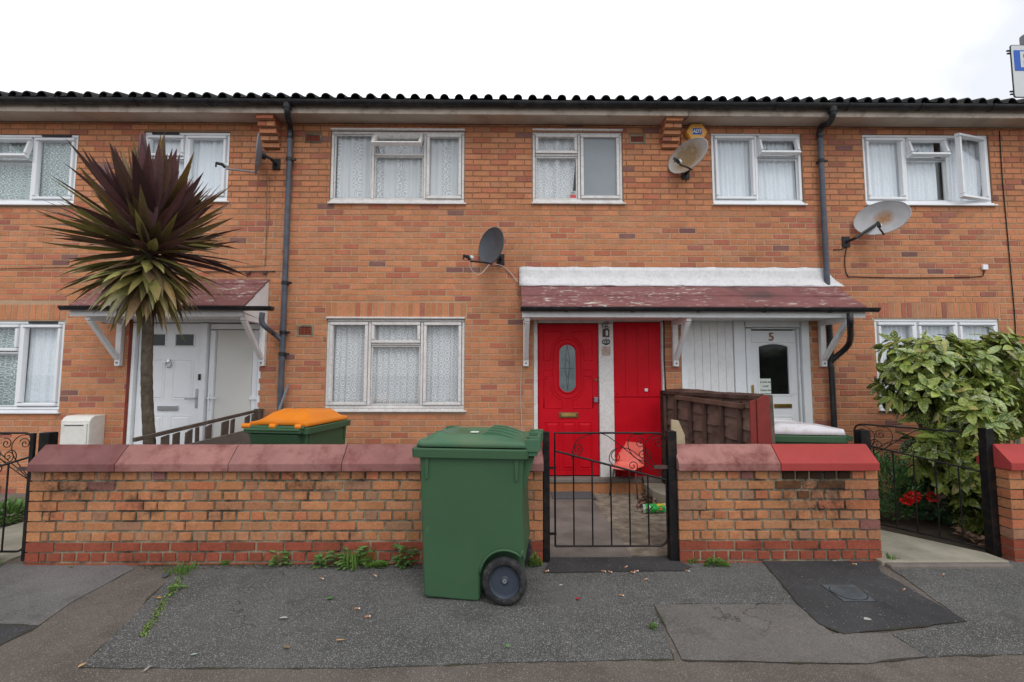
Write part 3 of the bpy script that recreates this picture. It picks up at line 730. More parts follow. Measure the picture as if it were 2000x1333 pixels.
drape('W4', (.03, .50), 'lace', 'rumpled lace net pulled aside in the narrow flaking upstairs window', folds=.14, amp=.02, gather=.12)
drape('L2', (.02, .98), 'lace', 'rows of lace flowers in the ground floor window left of the red door', folds=.08)
drape('W5', (.02, .97), 'voile', 'plain white net in the upstairs window beside the yellow alarm box', folds=.06)
drape('W6', (.02, .62), 'voile', 'plain white net in the left lights of the upstairs window with the open casement', folds=.06)
drape('W6', (.70, .98), 'voile', 'lilac white net showing through the open casement upstairs', folds=.05, amp=.022, gather=.1)
drape('L3', (.02, .98), 'voile', 'grey white net in the ground floor window above the spotted shrub', folds=.06, amp=.02)
# stickers in windows
x, z = at(1120, 382, FY).x, at(1120, 382, FY).z
s = MB().box(x-.045, FY+.039, z-.075, x+.045, FY+.042, z+.075, 0).box(x-.04, FY+.0365, z-.035, x+.04, FY+.0385, z+.025, 1)
for i in range(3): s.box(x-.03, FY+.0355, z+.035+i*.012, x+.03, FY+.0385, z+.038+i*.012, 2)
tag(s.build('sticker', [M['paper'], M['redink'], M['ink']]), 'small red and white sticker inside the narrow flaking upstairs window', 'sticker')

# ================================================================ DOORS
def outline(mb, pts, y, r=.006, closed=True, m=0):
    mb.tube([(p[0], y, p[1]) for p in pts], r, 6, m, closed=closed)
def rr(x0, z0, x1, z1): return [(x0,z0),(x0,(z0+z1)/2),(x0,z1),((x0+x1)/2,z1),(x1,z1),(x1,(z0+z1)/2),(x1,z0),((x0+x1)/2,z0)]
def raised(mb, r4, y, m=0, d=.008):
    x0, z0, x1, z1 = r4; frame4(mb, x0, z0, x1, z1, .012, y, y-.006, .004, m); mb.slab(x0+.024, z0+.024, x1-.024, z1-.024, y, y-d, .014, m)
DY = FY+.05      # door plane
# --- D1 white composite door and side cupboard
x0, z0, x1, z1 = DOOR['D1']
f = MB(); sp = at(392, 780, FY).x
frame4(f, x0, z0, x1, z1, .055, FY+.11, FY+.004, .008); f.slab(sp-.045, z0+.055, sp+.045, z1-.055, FY+.11, FY+.004, .008)
f.build('door_frame', M['upvc'], H1, bevel=.003)
MB().box(x0-.03, FY-.006, .17, x0-.001, FY+.02, z1+.0).build('door_trim', M['redwood'], H1)
a, b = x0+.058, sp-.048
d = MB(); d.slab(a, z0+.058, b, z1-.058, FY+.09, DY, .006)
hz = z1-z0; W_ = b-a
def dz(py): return at(310, py, FY).z
def dx(pxx, py=760): return at(pxx, py, FY).x
for (l, rgt) in ((a+.09, a+W_*.44), (a+W_*.56, b-.09)):
    raised(d, (l, dz(782), rgt, dz(702)), DY); raised(d, (l, z0+.15, rgt, dz(812)), DY)
    frame4(d, l, dz(678), rgt, dz(650), .022, DY, DY-.012, .006)
door = d.build('door', M['upvc'], H1, bevel=.002)
for (l, rgt) in ((a+.09, a+W_*.44), (a+W_*.56, b-.09)): MB().box(l+.022, DY-.004, dz(678)+.022, rgt-.022, DY-.001, dz(650)-.022).build('pane', M['darkglass'], door)
hx, hzz = b-.035, dz(778)
MB().box(hx-.016, DY-.01, hzz-.13, hx+.016, DY, hzz+.12).beam((hx, DY-.05, hzz), (hx-.12, DY-.05, hzz-.005), .02, .02).tube([(hx, DY, hzz), (hx, DY-.05, hzz)], .012).build('handle', M['chrome'], door, bevel=.003)
MB().box(a+W_*.36, DY-.02, dz(803), a+W_*.68, DY, dz(793)).build('letterbox', M['chrome'], door, bevel=.005)
kx, kz = a+W_*.5, dz(708)
MB().tube([(kx+.035*math.sin(q*.5236), DY-.018, kz-.03+.035*math.cos(q*.5236)) for q in range(12)], .007, 6, closed=True).tube([(kx, DY, kz+.02), (kx, DY-.03, kz+.02)], .02).build('knocker', M['chrome'], door)
MB().box(b+.006, FY-.012, dz(743), b+.034, FY+.003, dz(731)).build('doorbell', M['dark'], H1, bevel=.003)
n = text_mb('1', .11, .003); place(n, dx(284, 797), DY-.004, dz(797)); n.build('house_number', M['ink'], door)
a2, b2 = sp+.048, x1-.058
c = MB(); frame4(c, a2, z0+.058, b2, z1-.058, .085, FY+.09, DY-.01, .012); c.slab(a2+.086, z0+.145, b2-.086, z1-.145, FY+.09, DY+.012, .004, 1)
cd = c.build('cupboard_door', [M['upvc'], M['cream_panel']], H1)
MB().box(a2+.02, DY-.022, hzz-.16, a2+.045, DY-.01, hzz+.06).beam((a2+.033, DY-.05, hzz+.0), (a2+.14, DY-.05, hzz), .018, .018).tube([(a2+.033, DY-.01, hzz), (a2+.033, DY-.05, hzz)], .01).build('handle', M['upvc'], cd, bevel=.003)
MB().box(b2-.09, DY-.03, hzz-.02, b2+.02, DY-.011, hzz+.02).build('hinge', M['upvc'], cd, bevel=.003)
# --- D2 red door, white post and red cupboard
x0, z0, x1, z1 = DOOR['D2']
def X2(px, py=780): return at(px, py, FY+.05).x
def Z2(py): return at(1110, py, FY+.05).z
la, lb, ra, rb = X2(1051), X2(1169), X2(1199), X2(1292)
f = MB(); f.slab(x0, z0, la-.003, z1, FY+.11, FY+.008, .005); f.slab(la-.003, Z2(632), ra+.0, z1, FY+.11, FY+.008, .004); f.slab(ra+.0005, Z2(629), x1-.0, z1, FY+.11, FY+.0085, .004)
f.slab(lb+.003, z0, ra-.003, Z2(632)-.001, FY+.11, FY+.012, .004); f.slab(rb+.003, z0, x1-.0, Z2(629)-.001, FY+.11, FY+.008, .005)
f.build('door_frame', M['oldwhite'], H2)
d = MB(); dz0 = Z2(929); d.slab(la, dz0, lb, Z2(633), FY+.10, DY, .004)
cx = (la+lb)/2-.01; oz0, oz1 = Z2(766), Z2(674); ow = .107; mz = (oz0+oz1)/2
def oval(w_, e, n=24):
    pts = []; hh = (oz1-oz0)/2+e-w_
    for k in range(n):
        q = 2*math.pi*k/n; sx, sz = math.cos(q), math.sin(q)
        pts.append((cx+w_*sx, mz+(hh if sz > 1e-6 else -hh if sz < -1e-6 else 0)+w_*sz))
    return pts
outline(d, oval(ow+.012, .012), DY-.002, .013); outline(d, oval(ow+.075, .075), DY, .010)
L_, R_ = la+.075, lb-.075
def arcpts(w_, e, q0, q1, top=True, n=8):
    hh = (oz1-oz0)/2+e-w_; s_ = 1 if top else -1
    return [(cx+w_*math.cos(R(q0+(q1-q0)*k/n)), mz+s_*hh+s_*w_*math.sin(R(q0+(q1-q0)*k/n))) for k in range(n+1)]
wA = ow+.11
for sgn in (1, -1):
    ed = R_ if sgn > 0 else L_
    ar = arcpts(wA, .11, 0 if sgn > 0 else 180, 72 if sgn > 0 else 108)
    outline(d, [(ed, ar[0][1]-.10), (cx+sgn*wA, ar[0][1]-.10)]+ar+[(ar[-1][0], Z2(648)), (ed, Z2(648))], DY, .008)
    ar = arcpts(wA, .11, 0 if sgn > 0 else 180, 72 if sgn > 0 else 108, False)
    outline(d, [(ed, ar[0][1]+.07), (cx+sgn*wA, ar[0][1]+.07)]+ar+[(ar[-1][0], Z2(797)), (ed, Z2(797))], DY, .008)
    outline(d, rr(min(ed, ed-sgn*.11), mz-.10+.0, max(ed, ed-sgn*.11), mz-.02), DY, .007)
w3 = (R_-L_)/3
for i in range(3):
    raised(d, (L_+i*w3+.012, Z2(918), L_+(i+1)*w3-.012, Z2(824)), DY, 0, .010)
door = d.build('door', M['red'], H2, smooth=2)
g = MB(); ov = oval(ow, 0); g.prism(ov, 'y', DY-.008, DY-.004); g.build('pane', M['leaded'], door, recalc=True)
g = MB()
for s_ in (1, -1):
    g.tube([(cx, DY-.009, mz+.30), (cx+s_*.03, DY-.009, mz+.1), (cx, DY-.009, mz-.30)], .002, 5); g.tube([(cx, DY-.009, mz+.12), (cx+s_*.05, DY-.009, mz), (cx, DY-.009, mz-.12)], .002, 5)
    g.tube([(cx, DY-.009, mz), (cx+s_*.1, DY-.009, mz)], .002, 5)
g.build('leading', M['dark'], door)
lx, lz = X2(1110), Z2(811)
MB().box(lx-.125, DY-.014, lz-.035, lx+.125, DY-.001, lz+.035).build('letterbox', M['oldbrass'], door, bevel=.004)
MB().box(lx-.095, DY-.019, lz-.018, lx+.095, DY-.0145, lz+.018).build('flap', M['brass'], door, bevel=.003)
MB().box(lb-.06, DY-.03, Z2(786), lb-.012, DY-.001, Z2(776)).build('lock', M['grey'], door, bevel=.006)
MB().tube([(lb-.035, DY-.016, Z2(742)), (lb-.035, DY, Z2(742))], .016, 12).build('keyhole', M['oldbrass'], door)
c = MB(); rt = Z2(630); rm = Z2(776)
for i in range(4):
    wd = (rb-ra)/4; e0 = ra+i*wd; c.slab(e0+.0001, rm+.003, e0+wd-.0001, rt, FY+.10, DY, .0014)
c.slab(ra, Z2(932), rb, rm, FY+.10, DY+.001, .004)
cd = c.build('cupboard_door', M['red'], H2)
MB().tube([(ra+.05, DY-.006, rm+.04), (ra+.05, DY, rm+.04)], .008, 8).tube([(ra+.05, DY-.006, rm-.06), (ra+.05, DY, rm-.06)], .008, 8).build('keyhole', M['void'], cd)
MB().box(X2(1262)-.02, DY-.02, Z2(765), X2(1262)+.02, DY-.001, Z2(759)).build('latch', M['oldwhite'], cd, bevel=.005)
# sill under the doors
def sill(root, x0, x1, mat):
    MB().box(x0-.03, FY-.10, .145, x1+.03, FY+.1, .192).build('doorstep', M[mat], root, bevel=.006)
    MB().box(x0-.03, FY-.085, -.02, x1+.02, FY-.003, .1445, 0, pick('wall')).build('step_riser', M['brick'], root)
sill(H2, x0, x1-.08, 'concrete'); sill(H3, DOOR['D3'][0], DOOR['D3'][2], 'concrete_pale'); sill(H1, DOOR['D1'][0], DOOR['D1'][2], 'concrete_pale')
# little religious plaques on the white post between the red doors
pxm = X2(1184)
def sq(mb, ptsl, r=.0045, closed=False): mb.tube([(pxm+p[0], FY+.006, p[1]) for p in ptsl], r, 5, closed=closed)
z = Z2(637); g = MB()
sq(g, [(-.05, z+.012), (-.04, z+.022), (-.04, z-.03)]); sq(g, [(.0, z+.02), (-.02, z+.005), (-.01, z-.01), (.02, z), (0, z-.012), (-.02, z-.03), (.01, z-.042), (.035, z-.03), (.02, z-.012)]); sq(g, [(.0, z+.02), (.03, z+.025), (.045, z+.05)]); sq(g, [(-.03, z+.04), (.03, z+.052)])
tag(g.build('symbol', M['ink']), 'black ek onkar symbol, topmost on the white post between the red doors', 'symbol')
z = Z2(651); tag(MB().box(pxm-.045, FY+.004, z-.055, pxm+.045, FY+.0105, z+.05, 0).box(pxm-.005, FY+.001, z-.035, pxm+.025, FY+.0035, z+.03, 1).build('picture', [M['picture_a'], M['paper']]), 'dim brown picture tile, second from the top on the white post', 'picture')
z = Z2(668); g = MB(); sq(g, [(.026*math.cos(q*.5236), z-.006+.026*math.sin(q*.5236)) for q in range(12)], .004, True); sq(g, [(0, z+.045), (0, z-.045)], .006)
for s_ in (1, -1): sq(g, [(s_*.025, z+.03), (s_*.05, z+.005), (s_*.04, z-.025), (0, z-.042)], .006)
tag(g.build('symbol', M['ink']), 'black khanda emblem with ring and curved blades, below the brown picture', 'symbol')
z = Z2(686); tag(MB().box(pxm-.055, FY+.004, z-.06, pxm+.055, FY+.0105, z+.06, 0).build('picture', [M['picture_b']]), 'pale mottled picture, lowest on the white post', 'picture')
# --- D3 white door number 5 with boarded side panel
x0, z0, x1, z1 = DOOR['D3']
def X3(px, py=720): return at(px, py, FY+.05).x
def Z3(py): return at(1505, py, FY+.05).z
pa, pb = X3(1341), X3(1432); da, db = X3(1469), X3(1556)
f = MB(); f.slab(x0, z0, pa-.002, z1, FY+.11, FY+.004, .005); f.slab(pa-.002, Z3(626), pb+.002, z1, FY+.11, FY+.0045, .004)
f.slab(pb+.002, z0, X3(1455), z1, FY+.11, FY+.012, .006); f.slab(X3(1455), Z3(641), X3(1562), z1, FY+.11, FY+.003, .006); f.slab(X3(1562), z0, x1, z1, FY+.11, FY-.006, .01)
f.slab(X3(1455)+.001, z0, da-.003, Z3(641), FY+.11, FY+.02, .01); f.slab(db+.003, z0, X3(1562)-.001, Z3(641), FY+.11, FY+.02, .01)
f.slab(da-.003, Z3(644), db+.003, Z3(641), FY+.11, FY+.02, .004)
f.build('door_frame', M['upvc'], H3)
c = MB(); nb = 6
for i in range(nb): wd = (pb-pa)/nb; c.slab(pa+i*wd+.0001, z0+.01, pa+(i+1)*wd-.0001, Z3(627), FY+.10, FY+.03, .0022)
c.build('boarded_panel', M['white'], H3)
d = MB(); dd = FY+.045
ga, gb, gz0, gz1 = X3(1483), X3(1540), Z3(770), Z3(676)
dtop = Z3(646)
d.slab(da, z0+.02, db, gz0, FY+.09, dd, .004); d.slab(da, gz1+.045, db, dtop, FY+.09, dd, .003); d.slab(da, gz0, ga, gz1+.045, FY+.09, dd, .001); d.slab(gb, gz0, db, gz1+.045, FY+.09, dd, .001)
arch = [(ga-.025, gz0-.02), (ga-.025, gz1-.01)]+[(ga-.025+(gb-ga+.05)*k/8, gz1-.01+.05*math.sin(math.pi*k/8)) for k in range(1, 8)]+[(gb+.025, gz1-.01), (gb+.025, gz0-.02)]
outline(d, arch, dd, .009)
arch2 = [(ga, gz1+.045)]+[(ga+(gb-ga)*k/8, gz1-.012+.036*math.sin(math.pi*k/8)) for k in range(9)]+[(gb, gz1+.045)]
d.prism(arch2, 'y', dd+.001, dd+.03)
raised(d, (X3(1483)-.03, z0+.10, X3(1540)+.03, Z3(813)), dd)
door = d.build('door', M['upvc'], H3, smooth=2)
MB().box(ga, dd+.02, gz0, gb, dd+.026, gz1+.03).build('pane', M['darkglass'], door)
n = text_mb('5', .15, .004, .002); place(n, X3(1508), dd-.006, Z3(659)); n.build('house_number', M['bronze'], door)
MB().box(X3(1508)-.0, dd-.012, Z3(797), X3(1541)+.01, dd-.001, Z3(789)).build('letterbox', M['brass'], door, bevel=.003)
MB().box(X3(1464), FY-.006, Z3(775), X3(1467), FY+.018, Z3(752)).build('handle', M['brass'], door, bevel=.003)
n = MB().box(X3(1484), dd+.012, Z3(769), X3(1505), dd+.018, Z3(740), 0)
tx = (X3(1484)+X3(1505))/2
for k, (s_, pyy) in enumerate((('NO JUNK MAIL', 747), ('PLEASE', 755), ('THANK YOU', 763))):
    q = text_mb(s_, .024, .0005, .0008); place(q, tx, dd+.0115, Z3(pyy)); n.add(q.v, q.f, 1)
tag(n.build('paper_notice', [M['paper'], M['ink']]), 'pale paper notice taped inside the glass of the door marked 5', 'notice')
# ================================================================ DOWNPIPES (fixed to the houses)
def clip(x, z, root, mat): MB().tube([(x, PY, z-.022), (x, PY, z+.022)], .042, 14).box(x+.03, PY-.012, z-.014, x+.085, PY+.012, z+.014).box(x-.03, PY+.03, z-.012, x+.03, FY-.001, z+.012).build('pipe_clip', mat, root, smooth=2)
PY = FY-.062
def downpipe(root, px_top, px, ztop, zbot, clips, mat):
    gx = at(px_top, 215, YE-.08).x; x = at(px, 400, PY).x; gy = YE-.08
    p = MB(); p.tube([(x, PY, zbot), (x, PY, ztop)], .034, 16)
    pipe = p.build('downpipe', mat, root, smooth=2)
    MB().tube(catmull([(gx, gy, ZS+.05), (gx, gy, ZS-.03), (gx+(x-gx)*.25, gy+(PY-gy)*.3, ZS-.09), (gx+(x-gx)*.8, gy+(PY-gy)*.8, ztop+.09), (x, PY, ztop+.03), (x, PY, ztop-.06)], 5), .037, 14).tube([(gx, gy, ZS+.01), (gx, gy, ZS+.075)], .05, 14).build('swan_neck', M['gutter'], pipe, smooth=2)
    for c in clips: clip(x, at(px, c, PY).z, pipe, M['gutter'])
    return x
xl = downpipe(H2, 561, 562, at(562, 268, FY).z, .02, (312, 553, 650, 692), M['pipe'])
xr = downpipe(H3, 1626, 1608, at(1605, 268, FY).z, at(1618, 560, FY).z, (315,), M['pipe'])
# ================================================================ PORCH CANOPIES
def canopy(label, xa, xb, zt, ze, prj, brackets, hip_l=0, hip_r=0, flash=False, gable=None, gut=(0, 0)):
    root = thing('porch_canopy', label, 'canopy', ((xa+xb)/2, FY, ze))
    ye = FY-prj
    def row(u, lift=0): # u=0 top at wall, 1 eave
        return FY-prj*u, zt+(ze-zt)*u+lift
    rf = MB(); cuts = [0, .16, .58, 1.03] if flash else [0, .2, .62, 1.03]
    for i in range(len(cuts)-1):
        y0, z0 = row(cuts[i], .004); y1, z1 = row(cuts[i+1]+(.02 if i < 2 else 0), .022)
        n = 26; top = []; bot = []
        for k in range(n+1):
            f = k/n; xl0 = xa+hip_l*cuts[i]; xr0 = xb+hip_r*(cuts[i]); xl1 = xa+hip_l*cuts[i+1]; xr1 = xb+hip_r*cuts[i+1]
            w0 = .003*noise.noise(Vector((k*1.3, i*5, xa))); 
            top.append((xl0+(xr0-xl0)*f, y0, z0)); bot.append((xl1+(xr1-xl1)*f, y1-.012*noise.noise(Vector((k*.9, i*3, xa*2))), z1+w0*2))
        vs = top+bot+[(p[0], p[1], p[2]-.018) for p in bot]+[(p[0], p[1], p[2]-.022) for p in top]; m_ = n+1
        fs = []
        for k in range(n): fs += [(k, m_+k, m_+k+1, k+1), (m_+k, 2*m_+k, 2*m_+k+1, m_+k+1), (2*m_+k, 3*m_+k, 3*m_+k+1, 2*m_+k+1)]
        fs += [(0, 3*m_, 2*m_, m_), (n, m_+n, 2*m_+n, 3*m_+n)]
        rf.add(vs, fs)
    roof = rf.build('roof', M['canopy'], root)
    MB().box(xa+.02, ye+.012, ze-.10, xb+hip_r*.95-.02, FY-.002, ze-.075).build('soffit', M['white'], root)
    MB().box(xa+.0, ye, ze-.125, xb+hip_r-.01, ye+.011, ze-.004).build('fascia', M['white'], root, bevel=.002)
    gy, gz, rg = ye-.058, ze-.016, .050
    pr = [(gy+rg*math.cos(a), gz+rg*math.sin(a)) for a in [math.pi+math.pi*k/8 for k in range(9)]]+[(gy+(rg-.005)*math.cos(a), gz+(rg-.005)*math.sin(a)) for a in [2*math.pi-math.pi*k/8 for k in range(9)]]
    g = MB().prism(pr, 'x', xa-gut[0], xb+hip_r+gut[1])
    for xx in (xa-gut[0], xb+hip_r+gut[1]-.006): g.prism([(gy+rg*1.04*math.cos(a), gz+rg*1.04*math.sin(a)) for a in [math.pi+math.pi*k/8 for k in range(9)]], 'x', xx, xx+.006)
    k = xa+.5
    while k < xb:
        pr2 = [(gy+(rg+.008)*math.cos(a), gz+(rg+.008)*math.sin(a)) for a in [math.pi+math.pi*q/8 for q in range(9)]]+[(gy+(rg+.0005)*math.cos(a), gz+(rg+.0005)*math.sin(a)) for a in [2*math.pi-math.pi*q/8 for q in range(9)]]
        g.prism(pr2, 'x', k, k+.03); k += .78
    g.build('gutter', M['gutter'], root, smooth=2)
    if flash:
        fm = MB(); n = 70; rows_ = [(0, .205), (.008, .15), (.012, .075), (.03, .03), (.075, -.03), (.10, -.062)]
        vs = []
        for j, (yy, zz) in enumerate(rows_):
            for k in range(n+1):
                u = k/n; q = noise.noise(Vector((u*20, j*2.6, 3)))*.022; mit = (0 if j < 2 else .03*j)
                vs.append((xa-.02+(xb-xa-.02+mit)*u, FY-.006-yy-abs(q), zt+zz+q*.5))
        fs = [(j*(n+1)+k, (j+1)*(n+1)+k, (j+1)*(n+1)+k+1, j*(n+1)+k+1) for j in range(len(rows_)-1) for k in range(n)]
        o = fm.add(vs, fs).build('flashing', M['flash'], root, smooth=True)
        md = o.modifiers.new('t', 'SOLIDIFY'); md.thickness = .006
    if gable:
        for xg in gable: MB().prism([(FY-.003, zt-.02), (FY-.003, ze-.13), (ye+.012, ze-.074), (ye+.012, ze-.015)], 'x', xg-.018, xg).build('gable_board', M['white'], root)
    for bxx in brackets:
        zl = at(1027, 716, FY).z; b = MB(); hw = .034
        b.box(bxx-hw, FY-.058, zl, bxx+hw, FY-.0015, ze-.101); b.box(bxx-hw+.004, ye+.04, ze-.165, bxx+hw-.004, FY-.0585, ze-.101)
        b.beam((bxx, FY-.06, zl+.10), (bxx, ye+.075, ze-.165), .05, .055, up=(1, 0, 0))
        br = b.build('bracket', M['white'], root, bevel=.005)
        MB().tube([(bxx, FY-.066, zl+.04), (bxx, FY-.056, zl+.04)], .013, 10).build('bolt', M['grey'], br)
    return root
ZT, ZEV = at(1300, 553, FY).z, at(1300, 600, FY-.54).z
xa2, xb2 = at(1017, 570, FY).x, at(1622, 556, FY).x; e2 = at(1683, 598, FY-.54).x
C2 = canopy('long red brown tiled canopy over the red door and the door marked 5', xa2, xb2, ZT, ZEV, .54, [at(1027, 670, FY).x, at(1317, 670, FY).x, at(1603, 670, FY).x], hip_r=e2-xb2+.05, flash=True, gut=(.02, .09))
xa1, xb1 = at(137, 598, FY-.54).x, at(526, 560, FY).x
C1 = canopy('shorter red brown canopy with white gable end, over the white door behind the tree', xa1, xb1, ZT+.03, ZEV+.0, .54, [at(238, 670, FY).x, at(516, 670, FY).x], gable=[xb1-.005], gut=(.04, .36))
# outlet pipes
gy = FY-.54-.058
ox = at(512, 620, gy).x
MB().tube(catmull([(ox, gy, ZEV-.09), (ox, gy, ZEV-.2), (ox+.03, gy+.08, ZEV-.27), (xl-.10, PY-.08, at(548, 655, PY).z+.03), (xl, PY, at(548, 660, PY).z-.04)], 5), .030, 12).build('outlet_pipe', M['pipe'], C1, smooth=2)
ox = at(1660, 620, gy).x; xp = at(1624, 720, PY).x
p = MB().tube(catmull([(ox, gy, ZEV-.09), (ox, gy, ZEV-.20), (xp+.12, PY-.16, ZEV-.42), (xp+.01, PY, ZEV-.62), (xp, PY, ZEV-.7)], 5)+[(xp, PY, .02)], .034, 12).tube([(xp, PY, ZEV-.6), (xp, PY, ZEV-.13)], .034, 12)
p.build('outlet_pipe', M['gutter'], C2, smooth=2)

# ================================================================ SATELLITE DISHES
def dish(label, px, py, W, H, mats, arm_mat, nrm, tilt=0, standoff=.25, armlen=.42, mount=(.12, -.05), Yc=None):
    Yc = Yc or FY-standoff
    c = at(px, py, Yc); n = Vector(nrm).normalized()
    root = thing('satellite_dish', label, 'satellite dish', tuple(c), 0, 'satellite dishes on the house fronts')
    xv = Vector((0, 0, 1)).cross(n).normalized(); zv = n.cross(xv)
    xv2 = xv*math.cos(R(tilt))+zv*math.sin(R(tilt)); zv2 = -xv*math.sin(R(tilt))+zv*math.cos(R(tilt)); xv, zv = xv2, zv2
    mb = MB(); nr, na = 8, 40; dep = .055
    def P(r, a, off=0): return c + xv*(W/2*r*math.cos(a)) + zv*(H/2*r*math.sin(a)) + n*(dep*r*r-dep*.5+off)
    for side, off in ((0, 0), (1, -.005)):
        rings = [[P(max(i, .02)/nr, 2*math.pi*k/na, off) for k in range(na)] for i in range(nr+1)]
        mb.rings(rings, 0, cap0=False, cap1=False)
    mb.tube([P(1, 2*math.pi*k/na, -.002) for k in range(na)], .006, 6, closed=True)
    o = mb.build('reflector', M[mats], root, smooth=True)
    base = P(1, -math.pi/2)-n*.01
    lnb = c + n*armlen - zv*H*.48
    a = MB().tube([base-n*.03, base+n*.06, lnb-zv*.045-n*.02], .011, 8); a.build('arm', M[arm_mat], root)
    l = MB().tube([lnb-n*.01-zv*.03, lnb+n*.02, lnb+n*.09], [.018, .021, .016], 10).tube([lnb-n*.045, lnb-n*.02, lnb-n*.012], [.026, .028, .02], 14, 1).tube([lnb+n*.085, lnb+n*.085-zv*.05], .010, 8)
    l.build('receiver', [M['dark'], M['signwhite']], root, smooth=2)
    bk = c - n*.07
    wallp = Vector((c.x+mount[0], FY-.02, c.z+mount[1]))
    b = MB().tube([c-n*.03, bk], .05, 10).tube([bk, (wallp.x, bk.y+.02, wallp.z), wallp], .019, 8).box(wallp.x-.05, FY-.02, wallp.z-.07, wallp.x+.05, FY-.001, wallp.z+.07)
    b.build('wall_bracket', M['dark'], root, bevel=.002)
    return c, lnb, base, wallp
NRM = (-.80, -.50, .30)
d1 = dish('slate grey dish seen edge on beside the left stepped brick corbel', 507, 302, .50, .50, 'dish_grey', 'grey', (-.86, -.45, .05), standoff=.24, mount=(.10, -.02), armlen=.36)
d2 = dish('dark grey dish low on the wall, left of the white canopy flashing', 962, 481, .50, .46, 'dish_dark', 'dark', (-.72, -.62, .05), tilt=-3, standoff=.22, mount=(.10, -.12), armlen=.34)
d3 = dish('rust stained tan dish just under the yellow hexagonal alarm box', 1345, 306, .55, .40, 'dish_tan', 'dark', (-.78, -.60, .06), tilt=12, standoff=.22, mount=(.04, -.14), armlen=.30)
d4 = dish('pale wide dish with an orange rust blotch, below the upstairs window with open casement', 1722, 427, .57, .43, 'dish_white', 'dark', (-.72, -.68, .10), tilt=3, standoff=.24, mount=(-.30, -.24), armlen=.34)
# ================================================================ CABLES
def cable(label, pts, mat, r=.0045, Y=None, smooth=6):
    P = [p if isinstance(p, Vector) else at(p[0], p[1], p[2] if len(p) > 2 else FY-.008) for p in pts]
    return tag(MB().tube(catmull(P, smooth), r, 6).build('cable', M[mat], smooth=True), label, 'cable')
cable('thin brown cable from the edge-on dish down and left across the brick', [(522, 335), (520, 440), (518, 508), (505, 520), (400, 521), (200, 521), (0, 525), (-200, 530)], 'cable_r', .004)
cable('pale cable looped under the dark grey dish', [d2[1]-Vector((0, 0, .04)), d2[1]+Vector((.02, .05, -.14)), d2[1]+Vector((.12, .1, -.19)), d2[2]], 'cable_w', .004)
cable('pale cable slanting from the dark grey dish to the canopy flashing', [d2[2], (985, 522, FY-.03), (1013, 553, FY-.03)], 'cable_w', .005)
cable('thin white cable hanging down beside the left canopy bracket by the red door', [(1018, 715), (1017, 780), (1020, 850), (1022, 935)], 'cable_w', .0045)
cable('black cable over and down the frame of the red cupboard', [(1175, 621), (1240, 621), (1285, 621), (1296, 630), (1297, 700), (1301, 780), (1302, 868), (1302, 930)], 'cable_b', .008)
cable('dark cable drooping from the pale rusty dish to the white junction box', [(1655, 475), (1650, 510), (1655, 538), (1672, 541), (1780, 543), (1905, 541), (1921, 535), (1921, 524)], 'cable_b', .0055)
cable('short dark cable curling left from the pale rusty dish mount', [(1658, 478), (1645, 487), (1628, 488)], 'cable_b', .005)
cable('long dark cable running down the brick at the far right', [(1952, 256), (1958, 350), (1967, 450), (1977, 560), (1984, 660), (1990, 900)], 'cable_b', .006)
cable('thin cable dangling from the roof eaves beside the yellow alarm box', [(1346, 217, YE-.07), (1344, 228, YE-.02), (1330, 246, FY-.02), (1330, 290)], 'cable_b', .004)
cable('thin stained wire under the old upstairs window', [(527, 340), (526, 420), (520, 470), (519, 510)], 'cable_r', .003)
x, z = at(1921, 523, FY).x, at(1921, 523, FY).z
tag(MB().box(x-.035, FY-.03, z-.035, x+.035, FY-.001, z+.035).build('junction_box', M['upvc'], bevel=.006), 'small white junction box on the brick at the end of the drooping cable', 'junction box')
z = at(300, 531, FY).z; tag(MB().tube([at(395, 531, FY-.01), at(537, 530, FY-.01)], .007, 6).box(at(482, 531, FY).x, FY-.03, z-.03, at(490, 531, FY).x, FY-.001, z).box(at(515, 531, FY).x, FY-.03, z-.03, at(523, 531, FY).x, FY-.001, z).build('rusty_bar', M['rust']), 'thin rusty bar fixed just above the canopy behind the tree', 'metal bar')
tag(MB().beam(at(545, 802, FY-.18), at(563, 752, FY-.05), .02, .02).build('metal_rod', M['grey']), 'thin grey rod leaning against the downpipe above the orange lid', 'rod')
# ================================================================ ALARM BOX
c = at(1357, 263, FY); root = thing('alarm_box', 'yellow hexagonal burglar alarm with blue ADT badge under the eaves', 'alarm box', tuple(c))
hexp = [(c.x+.135*math.cos(R(60*k)), c.z+.125*math.sin(R(60*k))) for k in range(6)]; hex2 = [(c.x+.15*math.cos(R(60*k)), c.z+.14*math.sin(R(60*k))) for k in range(6)]
MB().rings([[(p[0], FY-.001, p[1]) for p in hex2], [(p[0], FY-.05, p[1]) for p in hex2], [(p[0], FY-.075, p[1]) for p in hexp]]).build('cover', M['alarm'], root, bevel=.006, recalc=True)
MB().box(c.x-.066, FY-.0785, c.z-.046, c.x+.066, FY-.0755, c.z+.046, 1).box(c.x-.061, FY-.081, c.z-.042, c.x+.061, FY-.0785, c.z+.042, 0).build('badge', [M['alarm_blue'], M['signwhite']], root)
t_ = text_mb('ADT', .066, .001, .0025); t_.v = [(a[0]*.88+a[2]*.22, a[1], a[2]) for a in t_.v]; place(t_, c.x, FY-.0825, c.z-.002); t_.build('lettering', M['signwhite'], root)
